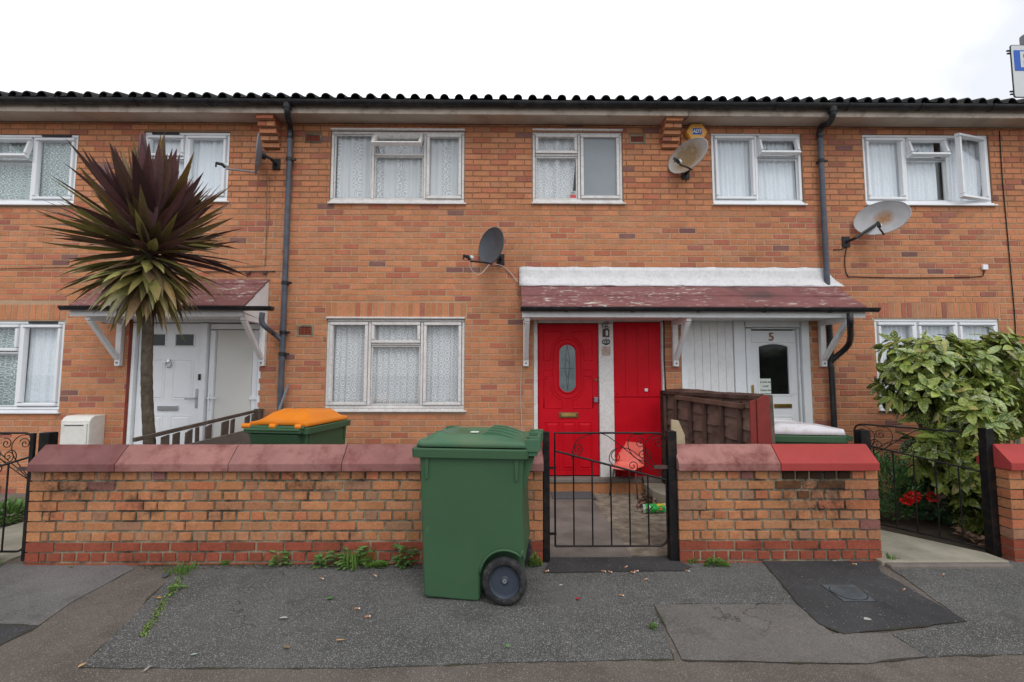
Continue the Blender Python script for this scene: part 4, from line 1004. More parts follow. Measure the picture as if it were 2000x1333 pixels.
# ================================================================ METER BOX
root = thing('meter_box', 'cream metal meter box standing against the brick below the left window', 'meter box', (at(150, 860, 5.67).x, 5.78, 0))
x0, x1 = at(118, 840, 5.67).x, at(174, 840, 5.67).x; zt = at(150, 812, 5.75).z; zf = at(150, 823, 5.67).z
MB().prism([(5.67, .30), (5.67, zf), (5.70, zt-.02), (5.74, zt), (FY-.002, zt), (FY-.002, .30)], 'x', x0, x1).build('housing', M['cream'], root, bevel=.006, recalc=True)
MB().box(x0+.02, 5.656, .34, x1-.02, 5.669, zf-.03).build('door', M['cream'], root, bevel=.004)
MB().box(x0+.06, 5.652, zf-.055, x1-.06, 5.6555, zf-.045).build('slot', M['dark'], root)
# ================================================================ PARKING SIGN
SY = 2.75
a = at(1971, 88, SY); b = at(1986, 191, SY); zt, zb = a.z, b.z; xL = a.x+.004; Wd = (zt-zb)*1.0; xR = xL+Wd
post = thing('parking_sign', 'white and blue parking sign on a grey post at the right edge', 'sign', (xL+Wd/2, SY+.04, 0))
def rrect(x0, z0, x1, z1, r, n=5):
    P = []
    for cx_, cz_, a0 in ((x1-r, z1-r, 0), (x0+r, z1-r, 90), (x0+r, z0+r, 180), (x1-r, z0+r, 270)):
        P += [(cx_+r*math.cos(R(a0+90*k/n)), cz_+r*math.sin(R(a0+90*k/n))) for k in range(n+1)]
    return P
MB().prism(rrect(xL, zb, xR, zt, .014), 'y', SY, SY+.004, 0).build('plate', M['dark'], post)
MB().prism(rrect(xL+.005, zb+.005, xR-.005, zt-.005, .011), 'y', SY-.0015, SY-.0003, 0).build('plate_face', M['signwhite'], post)
zz0 = at(1985, 139, SY).z; zz1 = at(1985, 99, SY).z; bs = zz1-zz0
MB().prism(rrect(xL+.018, zz0, xL+.018+bs*1.0, zz1, .004), 'y', SY-.003, SY-.0016, 0).build('blue_panel', M['blue'], post)
t_ = text_mb('P', bs*1.08, .0006, .0025); place(t_, xL+.018+bs*.5, SY-.0038, (zz0+zz1)/2-.0); t_.build('lettering', M['signwhite'], post)
MB().tube([(xL+Wd/2, SY+.045, -.1), (xL+Wd/2, SY+.045, zt+.1)], .038, 16).build('pole', M['grey'], post, smooth=2)
c = MB()
for z in (zt-.035, zb+.045):
    c.box(xL-.014, SY+.0045, z-.004, xR+.0, SY+.012, z+.004); c.box(xL-.012, SY+.0045, z-.022, xR, SY+.012, z-.014)
c.build('clip', M['dark'], post)

# ================================================================ GARDEN WALLS
GZ = .0785
def garden_wall(label, xa, xb, cop, wb=.225, black=None):
    ca, cb = WY, WY+wb; root = thing('garden_wall', label, 'garden wall', ((xa+xb)/2, WY, 0))
    mb = MB(); zc = at(900, 921, WY-.02).z        # underside of the coping
    k = 0; z = zc-.004
    while z > -.06:
        zb_ = z; za = z-GZ+.011; red = k in (7, 8, 9); kind = 'red' if red else 'wall'
        header = k % 2 == 0
        x = xa; first = True; L_ = .1125 if header else .225
        if header: seq = .1125
        i = 0
        while x < xb-.03:
            l = L_
            if i == 1 and header: l = .06
            if not header and random.random() < .06: l = .1125
            e = min(x+l, xb); 
            if xb-e < .05: e = xb
            yf = WY+random.uniform(-.003, .003)
            c = pick(kind)
            if black and k < 3 and black[0]+k*.06 < (x+e)/2 < black[1]-k*.12 and (k == 0 or random.random() < .4): c = tuple(q*(.09 if k == 0 else .35) for q in c)   # soot blackened bricks under the joint
            x0_, x1_ = x, e-.010 if e < xb else e
            if x0_ == xa or e == xb:      # corner brick, also faces sideways
                mb.box(x0_, yf, za, x1_, cb-.001, zb_, 0, c)
            else: mb.slab(x0_, za, x1_, zb_, WY+.018, yf, .006, 0, c, .0022)
            x = e; i += 1
        z -= GZ; k += 1
    mb.box(xa+.008, WY+.010, -.1, xb-.008, cb-.008, zc-.002, 1)
    # rear face
    mb.build('brickwork', [M['wbrick'], M['wmortar']], root)
    # saddleback copings, one stone each
    yo0, yo1 = WY-.035, cb+.020; ym = (yo0+yo1)/2; zl = zc+.002; zf = zc+.062; zr = at(1000, 868, WY+.11).z
    for (c0, c1, mt, colr, tl) in cop:
        n = 14; rings = []
        for j in range(n+1):
            x = c0+.0025+(c1-c0-.005)*j/n; q = lambda s: .0018*noise.noise(Vector((x*9, s, 2)))
            rings.append([(x, yo0+q(1), zl), (x, yo0+q(2), zf+q(3)), (x, ym-.012, zr+q(4)), (x, ym+.012, zr+q(5)), (x, yo1, zf), (x, yo1, zl)])
        s = MB().rings(rings, 0, colr).build('coping_stone', M[mt], root, bevel=.004, recalc=True, smooth=False)
        if tl: s['label'] = tl
    return root, zc
def cx(px, py=900): return at(px, py, WY-.02).x
xw0, xw1 = at(55, 1000, WY).x, at(1060, 1000, WY).x
g_wall, ZC = garden_wall('long brick garden wall behind the green bin, from the left gate to the middle gate', xw0, xw1,
   [(cx(62)-.02, cx(227), 'coping', (.66, .60, .63), 'dark sooty coping stone'), (cx(227), cx(448), 'coping', (1.05, 1.02, 1), None), (cx(448), cx(668), 'coping', (1, 1, 1), None), (cx(668), cx(880), 'coping', (.92, .85, .85), None), (cx(880), cx(1062), 'coping', (1, 1, 1), None)])
xw2, xw3 = at(1326, 1000, WY).x, at(1718, 1000, WY).x
garden_wall('short brick garden wall with half pink, half bright red coping, between two gates', xw2, xw3, [(cx(1324), cx(1523), 'coping', (1.08, 1.05, 1.03), None), (cx(1523), cx(1713)+.01, 'coping_red', (1, 1, 1), 'bright red painted coping stone')], black=(at(1525, 935, WY).x, at(1668, 935, WY).x))
xw4 = at(1976, 1000, WY).x
garden_wall('brick garden wall with red painted coping at the right edge', xw4, xw4+2.2, [(xw4-.012, xw4+.88, 'coping_red', (1, 1, 1), None), (xw4+.88, xw4+2.2, 'coping_red', (.9, .9, .9), None)])

# ================================================================ GATES
def gpost(label, px0, px1, pytop, Y, cat='gate post', tall=None):
    y = Y; a, b = at(px0, 980, y).x, at(px1, 980, y).x; zt = at((px0+px1)/2, pytop, y).z
    o = MB().box(a, y, -.05, b, y+(b-a), zt).build('gate_post', M['black'], bevel=.004)
    return tag(o, label, cat, 'black square gate posts')
def spiral(cx_, cz_, r0, turns, a0, dirn=1, n=26, r1=.006):
    return [(cx_+(r0+(r1-r0)*k/n)*math.cos(a0+dirn*turns*2*math.pi*k/n), cz_+(r0+(r1-r0)*k/n)*math.sin(a0+dirn*turns*2*math.pi*k/n)) for k in range(n+1)]
gpost('black iron post at the left end of the middle gate, nearest the green bin', 1061, 1074, 844, WY+.02)
gpost('black iron post at the right end of the middle gate, against the pink coping', 1307, 1325, 843, WY+.02)
gpost('black post at the left side of the open right gate, poking above the red coping', 1689, 1708, 841, WY+.27)
gpost('thick black post under the spotted shrub, beside the right hand wall', 1935, 1952, 838, WY+.10)
gpost('black post behind the sooty coping stone at the left end of the long wall', 66, 86, 846, WY+.26)
def ggate(name_label, W, H, loc, rz, flip=False, ztop=None, diag=(.84, .58), bars=6):
    """gate local frame: x from 0 to W, z from 0 to H; y=0"""
    root = thing('garden_gate', name_label, 'gate', loc, rz, 'black wrought iron garden gates')
    fx = (lambda x: W-x) if flip else (lambda x: x)
    def T(mb, pts, r, n=6): mb.tube([(fx(p[0]), 0, p[1]) for p in pts], r, n)
    f = MB(); rc = .07
    loop = [(0, 0), (0, H)]+[(W-rc+rc*math.sin(R(q)), H-rc+rc*math.cos(R(q))) for q in range(0, 91, 15)]+[(W-rc+rc*math.cos(R(q)), rc-rc*math.sin(R(q))) for q in range(0, 91, 15)]+[(0, 0)]
    dense = []
    for i in range(len(loop)-1):
        a, b = Vector(loop[i]), Vector(loop[i+1]); k = max(1, int((b-a).length/.08))
        dense += [tuple(a.lerp(b, j/k)) for j in range(k)]
    dense.append(loop[-1])
    T(f, dense, .0085); d0, d1 = H*diag[0], H*diag[1]
    f.build('frame', M['black'], root, local=True)
    m = MB(); T(m, [(0, d0), (W, d1)], .009); m.build('rail', M['black'], root, local=True)
    for i in range(1, bars):
        x = W*i/bars; zt = d0+(d1-d0)*x/W
        b_ = MB(); T(b_, [(x, 0), (x, zt)], .0065); b_.build('bar', M['black'], root, local=True)
    sc = lambda pts: T(sm, pts, .0042, 5)
    def one(pts):
        q = MB(); T(q, pts, .0036, 5); q.build('scroll', M['black'], root, local=True)
    Hn = H
    one(catmull([(W*p, Hn*q, 0) for p, q in ((.52, .955), (.46, .97), (.38, .985), (.27, .97), (.19, .88), (.16, .80))], 5)[0:] and [(v.x, v.y) for v in catmull([(W*p, Hn*q, 0) for p, q in ((.99, .60), (.80, .72), (.60, .88), (.45, .985), (.33, .99), (.20, .93), (.155, .80), (.17, .755))], 6)])
    one(spiral(W*.205, Hn*.86, .052, 1.6, R(200)))
    one([(v.x, v.y) for v in catmull([(W*p, Hn*q, 0) for p, q in ((.52, .715), (.49, .76), (.51, .83), (.58, .865), (.68, .85), (.80, .76), (.93, .66), (.99, .60))], 6)])
    one(spiral(W*.555, Hn*.79, .05, 1.4, R(80)))
    one([(v.x, v.y) for v in catmull([(W*p, Hn*q, 0) for p, q in ((.80, .985), (.70, .98), (.66, .90), (.70, .80), (.78, .75), (.85, .76), (.86, .82), (.82, .855), (.775, .83))], 6)])
    one(spiral(W*.765, Hn*.91, .045, 1.5, R(120), -1)); one(spiral(W*.79, Hn*.80, .045, 1.5, R(-60)))
    one([(v.x, v.y) for v in catmull([(W*p, Hn*q, 0) for p, q in ((.97, .985), (.88, .975), (.82, .91), (.83, .82), (.90, .72), (.99, .62))], 6)])
    one(spiral(W*.93, Hn*.91, .045, 1.5, R(160), -1)); one(spiral(W*.70, Hn*.705, .045, 1.5, R(-90)))
    [MB().box(fx(-.035)-.02, -.01, z_, fx(-.035)+.045, .01, z_+.016).build('hinge', M['black'], root, local=True) for z_ in (.09, H*.68)]
    l = MB().box(fx(W-.10)-.0, -.012, H*.68, fx(W-.10)+(.14 if not flip else -.14), .012, H*.71) if not flip else MB().box(-.04, -.012, H*.68, .10, .012, H*.71); l.build('latch', M['rust'], root, local=True)
    return root
gy_ = WY+.05
ga_, gb_ = at(1084, 960, gy_).x, at(1302, 960, gy_).x; zb_, zt_ = at(1190, 1067, gy_).z, at(1190, 846, gy_).z
ggate('closed black scrollwork gate in front of the red doors', gb_-ga_, zt_-zb_, (ga_, gy_, zb_), 0)
# right gate swings into the garden, hinged on the thick post
hp = Vector((at(1924, 980, WY+.16).x, WY+.16, .05)); fp = Vector((at(1752, 1012, 4.62).x, 4.62, .05))
fp = Vector((hp.x-.50, hp.y+.76, .05)); ang = math.atan2(fp.y-hp.y, fp.x-hp.x)
ggate('black scrollwork gate standing open among the leaves of the spotted shrub', .91, .95, tuple(hp), ang, flip=False, diag=(.66, .80))
# left gate, closed, cut by the left edge of the photo
lx1 = at(57, 960, WY+.05).x
ggate('black scrollwork gate with thick leading bar, cut off at the left edge', .9, .93, (lx1-.9, WY+.05, .09), 0, flip=False, diag=(.50, .80), bars=5)
tag(MB().box(lx1-.012, WY+.035, .02, lx1+.018, WY+.06, 1.02).build('gate_stop', M['black'], bevel=.002), 'thick flat black iron upright at the sooty end of the long wall', 'iron upright')
# ================================================================ WHEELIE BINS
def rrect3(hx0, hx1, hy, z, r=.05, n=4):
    P = []
    for cx_, cy_, a0 in ((hx1-r, hy-r, 0), (hx0+r, hy-r, 90), (hx0+r, -hy+r, 180), (hx1-r, -hy+r, 270)):
        P += [(cx_+r*math.cos(R(a0+90*k/n)), cy_+r*math.sin(R(a0+90*k/n)), z) for k in range(n+1)]
    return P
def wheelie_bin(label, loc, rz, body='bin', lid='binlid', style='green'):
    root = thing('wheelie_bin', label, 'wheelie bin', loc, rz, None)
    # side outline in local x (front -x, handle +x), z up, wheel arch cut at the rear
    wc, wr, ar = (.232, .152), .152, .172
    arch = [(wc[0]+ar*math.cos(R(a)), wc[1]+.02+ar*math.sin(R(a))) for a in range(176, 30, -14)]
    out = [(-.335, .03), (-.315, .012), (.045, .0), (.058, .02), (.060, .12)] + arch + [(.352, .60), (.36, .90), (.37, .945), (-.368, .945), (-.362, .90)]
    def hw(z): return .248+.045*min(1, z/.95)
    n = len(out); b = MB()
    b.add([(x, -hw(z), z) for x, z in out]+[(x, hw(z), z) for x, z in out], [list(range(n)), [n+i for i in range(n)][::-1]]+[[i, n+i, n+(i+1) % n, (i+1) % n] for i in range(n)])
    bo = b.build('body', M[body], root, local=True, bevel=.016, seg=3, recalc=True, smooth=2)
    MB().box(.0, -.165, .05, .335, .165, .40).build('wheel_housing', M[body], root, local=True, bevel=.02)
    # rounded lip that follows the wheel arch
    for s in (-1, 1):
        MB().tube([(x, s*(hw(z)+.000), z) for x, z in arch[:-1]]+[(wc[0]+.12, s*hw(.34), .345)], .009, 8).build('arch_lip', M[body], bo, local=True, smooth=True)
    # rim flange
    r_ = MB().rings([rrect3(-.372, .372, .298, .935, .04), rrect3(-.418, .395, .318, .94, .04), rrect3(-.422, .398, .32, .996, .04), rrect3(-.412, .392, .312, 1.002, .04), rrect3(-.38, .37, .285, 1.0, .04)], cap0=True, cap1=True)
    r_.build('rim', M[body], root, local=True, smooth=2, bevel=.003)
    for s in (-1, 1):
        for xx in (-.325, .30): MB().prism([(xx, .94), (xx+.028, .94), (xx+.022, .80), (xx+.006, .80)], 'y', s*hw(.9)-.004 if s > 0 else -hw(.9)-.010, s*hw(.9)+.010 if s > 0 else -hw(.9)+.004).build('rib', M[body], bo, local=True)
    MB().prism([(.352, .70), (.43, .93), (.43, .94), (.352, .94)], 'y', -.24, .24).build('rear_flare', M[body], root, local=True, recalc=True)
    # lid as a shaped shell
    nx, ny = 84, 56; X0_, X1_, Y_ = -.400, .385, .300
    def hgt(x, y):
        u = (x-X0_)/(X1_-X0_); v = abs(y)/Y_
        e = min((x-X0_), (X1_-x)*3, (Y_-abs(y)))
        z = .036*min(1, max(0, e)/.018)**.5
        sm = lambda a, b, t: (lambda q: q*q*(3-2*q))(max(0, min(1, (t-a)/(b-a))))
        if style == 'green':
            z += .040*sm(.02, .20, u)*sm(0, .35, 1-v)*(1-sm(.70, .98, u)*.95)
            z -= .020*sm(.30, .42, u)*(1-sm(.62, .74, u))*sm(.32, .55, 1-v)
            if False:
                q = (y/Y_*.5+.5)*5.5; rb = max(0, 1-abs((q % 1)-.5)/.16)
                z += .022*min(1, rb*1.6)*sm(.60, .66, u)*(1-sm(.72, .99, u)*.85)
            if u < .30: z += .012*math.exp(-((v-.62)/.10)**2)*sm(.05, .1, u)*(1-sm(.2, .3, u))
        elif style == 'orange':
            z += .085*sm(0, .5, 1-v)*sm(.0, .2, u)*(1-sm(.72, 1.0, u)*.85)
            for c_ in (-.38, 0, .38): z += .020*math.exp(-((y/Y_-c_)/.09)**2)*sm(.45, .55, u)*(1-sm(.66, .82, u))
        else:
            z += .035*sm(0, .12, 1-v)*sm(.0, .06, u)*(1-u*.5)+.03*sm(.15, .22, 1-v)*sm(.1, .2, u)*(1-sm(.55, .95, u))
            z -= .012*sm(.30, .36, u)*(1-sm(.62, .68, u))*sm(.25, .35, 1-v)
        return 1.010+z
    L_ = MB(); vs = []
    for j in range(ny+1):
        for i in range(nx+1):
            x = X0_+(X1_-X0_)*i/nx; y = -Y_+2*Y_*j/ny
            cxr = max(0, abs(y)-(Y_-.05)); 
            if i < nx*.5: x += (.05-(max(0, .05**2-cxr**2))**.5 if cxr > 0 else 0)*max(0, 1-i/12)
            x = min(x, X1_); vs.append((x, y, hgt(X0_+(X1_-X0_)*i/nx, y)))
    fs = [(j*(nx+1)+i, j*(nx+1)+i+1, (j+1)*(nx+1)+i+1, (j+1)*(nx+1)+i) for j in range(ny) for i in range(nx)]
    L_.add(vs, fs)
    lo = L_.build('lid', M[lid], root, local=True, smooth=2)
    md = lo.modifiers.new('t', 'SOLIDIFY'); md.thickness = .006
    if style == 'green':
        for y in (-.20, -.07, .07, .20):
            MB().prism([(.04, 1.07), (.09, 1.106), (.17, 1.102), (.26, 1.078), (.35, 1.044), (.37, 1.01)], 'y', y-.010, y+.010).build('lid_rib', M[lid], lo, local=True, recalc=True, bevel=.004)
        MB().box(-.06, -.03, 1.072, .0, .01, 1.078).build('lid_label', M['paper'], lo, local=True, bevel=.001)
        for s in (-1, 1):
            MB().tube([(-.27, s*.15, 1.05), (-.285, s*.15, 1.088), (-.24, s*.15, 1.09), (-.19, s*.15, 1.075)], [.006, .009, .008, .004], 8).build('lid_grip', M['bin'], lo, local=True, smooth=True)
    # hinge lugs and the push handle
    h = MB()
    hy = [-.28, -.12, .12, .28]
    for y in (hy if style == 'green' else []): h.box(.37, y-.012, .985, .475, y+.012, 1.065)
    h.tube([(.452, -.275, 1.045 if style == 'green' else .985), (.452, .275, 1.045 if style == 'green' else .985)], .014, 10)
    h.box(.36, -.28, .955, .455, .28, .985)
    for a_, b_ in ((-.28, -.2), (-.2, -.12), (.12, .2), (.2, .28)) if style == 'green' else (): h.beam((.395, a_, 1.06), (.47, b_, 1.06), .008, .012)
    h.tube([(.40, -.29, 1.0), (.40, .29, 1.0)], .019, 10)
    h.build('handle', M[lid if style == 'green' else body], root, local=True, bevel=.003, recalc=True)
    if style == 'orange':
        for y in (-.275, -.02, .235): MB().tube([(.405, y-.03 if y > -.2 else y-.055, 1.012), (.405, y+.03, 1.012)], .024, 12).build('lid_hinge', M['orange'], lo, local=True, smooth=2)
    for s in (-1, 1):
        yo = s*.300; wx, wz = wc
        prof = [(.060, .0), (.095, .004), (.105, -.004), (.108, -.012)]
        t_ = MB(); sec = []
        for r0, dy in ((.098, -.030), (.108, -.004), (.120, .000), (.142, -.004), (.150, -.012), (.152, -.025), (.150, -.040), (.140, -.048), (.098, -.050)):
            sec.append([(wx+r0*math.cos(2*math.pi*k/40), yo+s*dy, wz+r0*math.sin(2*math.pi*k/40)) for k in range(40)])
        t_.rings(sec, cap0=False, cap1=True)
        wheel = t_.build('wheel', M['tyre'], root, local=True, recalc=True, smooth=2)
        rm = MB(); sec = []
        for r0, dy in ((.103, -.006), (.098, -.010), (.090, -.028), (.030, -.030), (.022, -.024), (.006, -.020)):
            sec.append([(wx+r0*math.cos(2*math.pi*k/40), yo+s*dy, wz+r0*math.sin(2*math.pi*k/40)) for k in range(40)])
        rm.rings(sec, cap0=False, cap1=True); rm.build('rim', M['rim'], wheel, local=True, recalc=True, smooth=2)
    MB().tube([(wc[0], -.28, wc[1]), (wc[0], .28, wc[1])], .014, 10).build('axle', M['grey'], root, local=True)
    return root
g0 = gr(993, 1187)     # where the near wheel meets the pavement
wheelie_bin('big green wheelie bin standing on the pavement with its wheels to the right', (at(932, 1170, g0.y).x-.015, g0.y+.318, .004), R(-6.5)).scale = (.965, 1, 1)
wheelie_bin('green wheelie bin with bright orange lid, behind the long wall', (-2.07, 4.66, .006), R(-90-9), body='bin', lid='orange', style='orange')
wheelie_bin('green wheelie bin with dirty white lid, beside the dark red board', (2.72, 4.36, .0), R(-8), lid='whitelid', style='white').scale = (.86, .86, .95)

# ================================================================ CHAIR
cp = at(1237, 975, 5.25); cp = gr(1216, 966, .022)
root = thing('plastic_chair', 'coral red moulded plastic chair with thin brown legs in front of the red doors', 'chair', (cp.x+.07, cp.y+.02, .022), R(-32))
root.scale = (.82, .82, .76)
mb = MB(); nu, nv = 12, 26; vs = []
prof = catmull([(0, -.23, .425), (0, -.21, .445), (0, -.08, .44), (0, .09, .43), (0, .15, .45), (0, .185, .52), (0, .215, .62), (0, .245, .76), (0, .25, .80)], 4)
for p in prof:
    t = max(0, min(1, (p.z-.45)/.3)); wd = .215-.035*t if p.y > .1 else .205+.012*max(0, (p.y+.2)/.3)
    for i in range(nu+1):
        u = -1+2*i/nu; e = u*u
        top = .02*(u**4) if p.z > .72 else 0
        vs.append((u*wd, p.y-(.035*e if p.z > .48 else 0), p.z+(.022*e**2 if p.z < .46 else 0)-top))
n = nu+1; fs = [(j*n+i, j*n+i+1, (j+1)*n+i+1, (j+1)*n+i) for j in range(len(prof)-1) for i in range(nu)]
o = mb.add(vs, fs).build('shell', M['chair'], root, local=True, smooth=True); md = o.modifiers.new('t', 'SOLIDIFY'); md.thickness = .009; md.offset = 0
for sx, sy in ((-1, -1), (1, -1), (-1, 1), (1, 1)):
    MB().tube([(sx*.13, sy*.09, .42), (sx*.16, sy*.13, .40), (sx*.21, sy*.215, .0)], .011, 10).build('leg', M['rust'], root, local=True, smooth=True)
MB().tube([(-.15, -.1, .415), (.15, -.1, .415)], .010, 8).tube([(-.15, .1, .41), (.15, .1, .41)], .010, 8).build('underframe', M['rust'], root, local=True)

# ================================================================ SMALL THINGS BY THE RED DOORS
p0 = gr(1075, 962, .026); p1 = gr(1165, 974, .026)
tag(MB().box(p0.x, p1.y-.02, .024, p1.x, p0.y+.12, .036).build('door_mat', M['mat_cloth'], bevel=.004), 'flat grey door mat on the path below the red front door', 'door mat')
b0 = at(1272, 990, 5.3)
o = MB().prism([(1.70, 5.78), (2.12, 5.78), (2.12, 4.75), (1.98, 4.72), (1.70, 5.40)], 'z', .0, .15).build('concrete_block', M['concrete_pale'], bevel=.012, recalc=True)
tag(o, 'pale concrete block behind the right post of the middle gate', 'concrete block')
# crisp packet
pc = gr(1279, 1002, .02); root = thing('crisp_packet', 'crumpled bright green snack packet lying on the broken paving', 'packet', (pc.x, pc.y, .022), R(2))
m = MB(); nx, ny = 20, 10; vs = []
for j in range(ny+1):
    for i in range(nx+1):
        u, v = i/nx, j/ny; pf = (math.sin(math.pi*min(1, max(0, u)))**.4)*math.sin(math.pi*v)
        vs.append((-.125+.25*u, -.012+.03*v, .004+.085*v+.008*noise.noise(Vector((u*6, v*6, 1)))))
for j in range(ny+1):
    for i in range(nx+1):
        u, v = i/nx, j/ny; k = j*(nx+1)+i; x, y, z = vs[k]; pf = (math.sin(math.pi*u)**.5 if 0 < u < 1 else 0)*math.sin(math.pi*v); vs[k] = (x, y-.035*pf+.010*noise.noise(Vector((u*9, v*7, 4))), z)
fs = [(j*(nx+1)+i, j*(nx+1)+i+1, (j+1)*(nx+1)+i+1, (j+1)*(nx+1)+i) for j in range(ny) for i in range(nx)]
for q, f_ in enumerate(fs):
    i, j = q % nx, q//nx; u, v = i/nx, j/ny
    c = (.03, .45, .08)
    if u < .10 or u > .94: c = (.55, .6, .55)
    elif .55 < u < .92 and v > .70: c = (.75, .55, .05)
    elif .62 < u < .80 and .25 < v < .65: c = (.6, .2, .06)
    elif .22 < u < .27 and .15 < v < .8: c = (.6, .65, .6)
    m.add([vs[k] for k in f_], [(0, 1, 2, 3)], 0, c)
o = m.build('wrapper', leaf_mat('shiny packet', rough=.2, trans=0), root, local=True, smooth=True); md = o.modifiers.new('t', 'SOLIDIFY'); md.thickness = .002
# plank leaning by the post
tag(MB().prism([(at(1312, 900, 4.3).x, .0), (at(1345, 900, 4.3).x, .0), (at(1338, 868, 4.3).x, at(1330, 850, 4.3).z), (at(1326, 850, 4.3).x, at(1330, 822, 4.3).z), (at(1312, 850, 4.3).x, at(1330, 820, 4.3).z)], 'y', 4.30, 4.325).build('board', M['timber'], bevel=.002, recalc=True), 'pale pointed offcut of board standing behind the right gate post', 'board')

# ================================================================ FENCES BETWEEN THE GARDENS
fx0 = at(262, 857, 3.98); fx1 = at(502, 801, 5.80)
root = thing('low_fence', 'low weathered grey picket fence with missing pales between the tree and the orange lid', 'fence', (fx0.x, 4.9, 0))
MB().beam(fx0+Vector((0, 0, -.012)), fx1+Vector((0, 0, -.012)), .03, .035).build('rail', M['wood'], root, bevel=.004)
def fl(t, z): p = fx0.lerp(fx1, t); return Vector((p.x, p.y, z if z is not None else p.z))
random.seed(3)
for t, wd in ((.18,.10),(.25,.09),(.33,.10),(.42,.05),(.50,.10),(.62,.13),(.70,.07),(.86,.10),(.93,.08),(.97,.06)):
    p = fl(t, None); q = MB(); h = p.z-.03; ln = random.uniform(-.04, .04)
    q.prism([(p.y-wd/2, .0), (p.y+wd/2, .0), (p.y+wd/2+ln, h), (p.y-wd/2*.8+ln, h+random.uniform(-.03, .0))], 'x', p.x+.017, p.x+.032).build('pale', M['wood'], root, recalc=True)
q = MB(); a = fl(.28, 0); b = fl(.90, 0); q.prism([(a.y, .0), (b.y, .0), (b.y, at(492, 838, b.y).z), (a.y, at(352, 869, a.y).z)], 'x', a.x+.06, a.x+.085); q.build('gravel_board', M['concrete'], root, recalc=True)
MB().box(fx1.x-.04, fx1.y, .0, fx1.x+.04, fx1.y+.075, fx1.z+.01).build('post', M['wood'], root)
# right: lapped panel
root = thing('lapped_fence', 'dark lapped wooden fence panel leaning beside the red cupboard', 'fence', (2.1, 4.9, 0))
n0, n1 = at(1494, 775, 4.12), at(1303, 765, 5.70)
def pl(t, z): p = n0.lerp(n1, t); return Vector((p.x, p.y, z))
H = (n0.z+n1.z)/2; ss = MB(); k = 0; z = .03
dirv = (n1-n0).normalized(); perp = Vector((-1, -.1, 0))
while z < H-.08:
    hh = .125; nseg = 40; vs = []
    c = random.uniform(.8, 2.5); 
    for i in range(nseg+1):
        t = i/nseg; wv = .022*noise.noise(Vector((t*4.5, k*1.7, 3)))+.008*noise.noise(Vector((t*16, k*2.7, 5))); bow = .012*math.sin(t*math.pi*6+k*3.14)
        b0 = pl(t, z+wv); b1 = pl(t, z+hh+.015+wv*.6)
        vs += [(b0.x-.028+bow, b0.y, b0.z), (b1.x-.008+bow, b1.y, b1.z), (b0.x-.014+bow, b0.y, b0.z)]
    fs = []
    for i in range(nseg): fs += [(3*i, 3*i+3, 3*i+4, 3*i+1), (3*i+2, 3*i, 3*i+3, 3*i+5)]
    ss.add(vs, fs, 0, (c, c*.95, c*.9)); z += .105; k += 1
ss.build('slats', M['darkwood'], root, smooth=True)
for t in (.02, .17, .33, .50, .66, .84, .98):
    a, b = pl(t, .0), pl(t, n0.lerp(n1, t).z-.05); MB().beam(a-Vector((.05, 0, 0)), b-Vector((.05, 0, 0)), .042, .03, 0, (1.5, 1.5, 1.4), up=(1, 0, 0)).build('batten', M['darkwood'], root, bevel=.004)
tp = MB(); tp.beam(pl(.0, n0.z-.012)-Vector((.03, 0, 0)), pl(1, n1.z-.012)-Vector((.03, 0, 0)), .05, .04, 0, (1.2, 1.1, 1)); tp.beam(pl(.12, n0.z-.10)-Vector((.07, 0, 0)), pl(.80, n1.z-.055)-Vector((.07, 0, 0)), .03, .05, 0, (2.2, 2, 1.7)); tp.build('rail', M['darkwood'], root, bevel=.004)
MB().box(n1.x-.06, n1.y, 0, n1.x+.04, n1.y+.09, n1.z+.01, 0, (.6, .5, .5)).build('post', M['darkwood'], root)
# near end: dark red boards with a grey post behind
def P4(px, py, Y=4.02): p = at(px, py, Y); return (p.x, p.z)
root = thing('fence_end_board', 'dark red painted boards capping the near end of the lapped fence', 'board', (P4(1487, 865)[0], 4.0, 0))
MB().prism([(P4(1478, 870)[0], 0), (P4(1502, 870)[0]+.04, 0), P4(1500, 776), P4(1493, 771), P4(1476, 781)], 'y', 4.0, 4.02).build('board', M['redwood'], root, bevel=.003, recalc=True)
MB().prism([(P4(1464, 870)[0], 0), (P4(1479, 870)[0], 0), P4(1475, 781), P4(1464, 784)], 'y', 4.012, 4.03).build('side_board', M['redwood'], root, bevel=.003, recalc=True)
MB().prism([(P4(1505, 870)[0], 0), (P4(1518, 870)[0]+.005, 0), P4(1511, 772), P4(1494, 772)], 'y', 4.031, 4.10).build('post', M['wood'], root, bevel=.003, recalc=True)

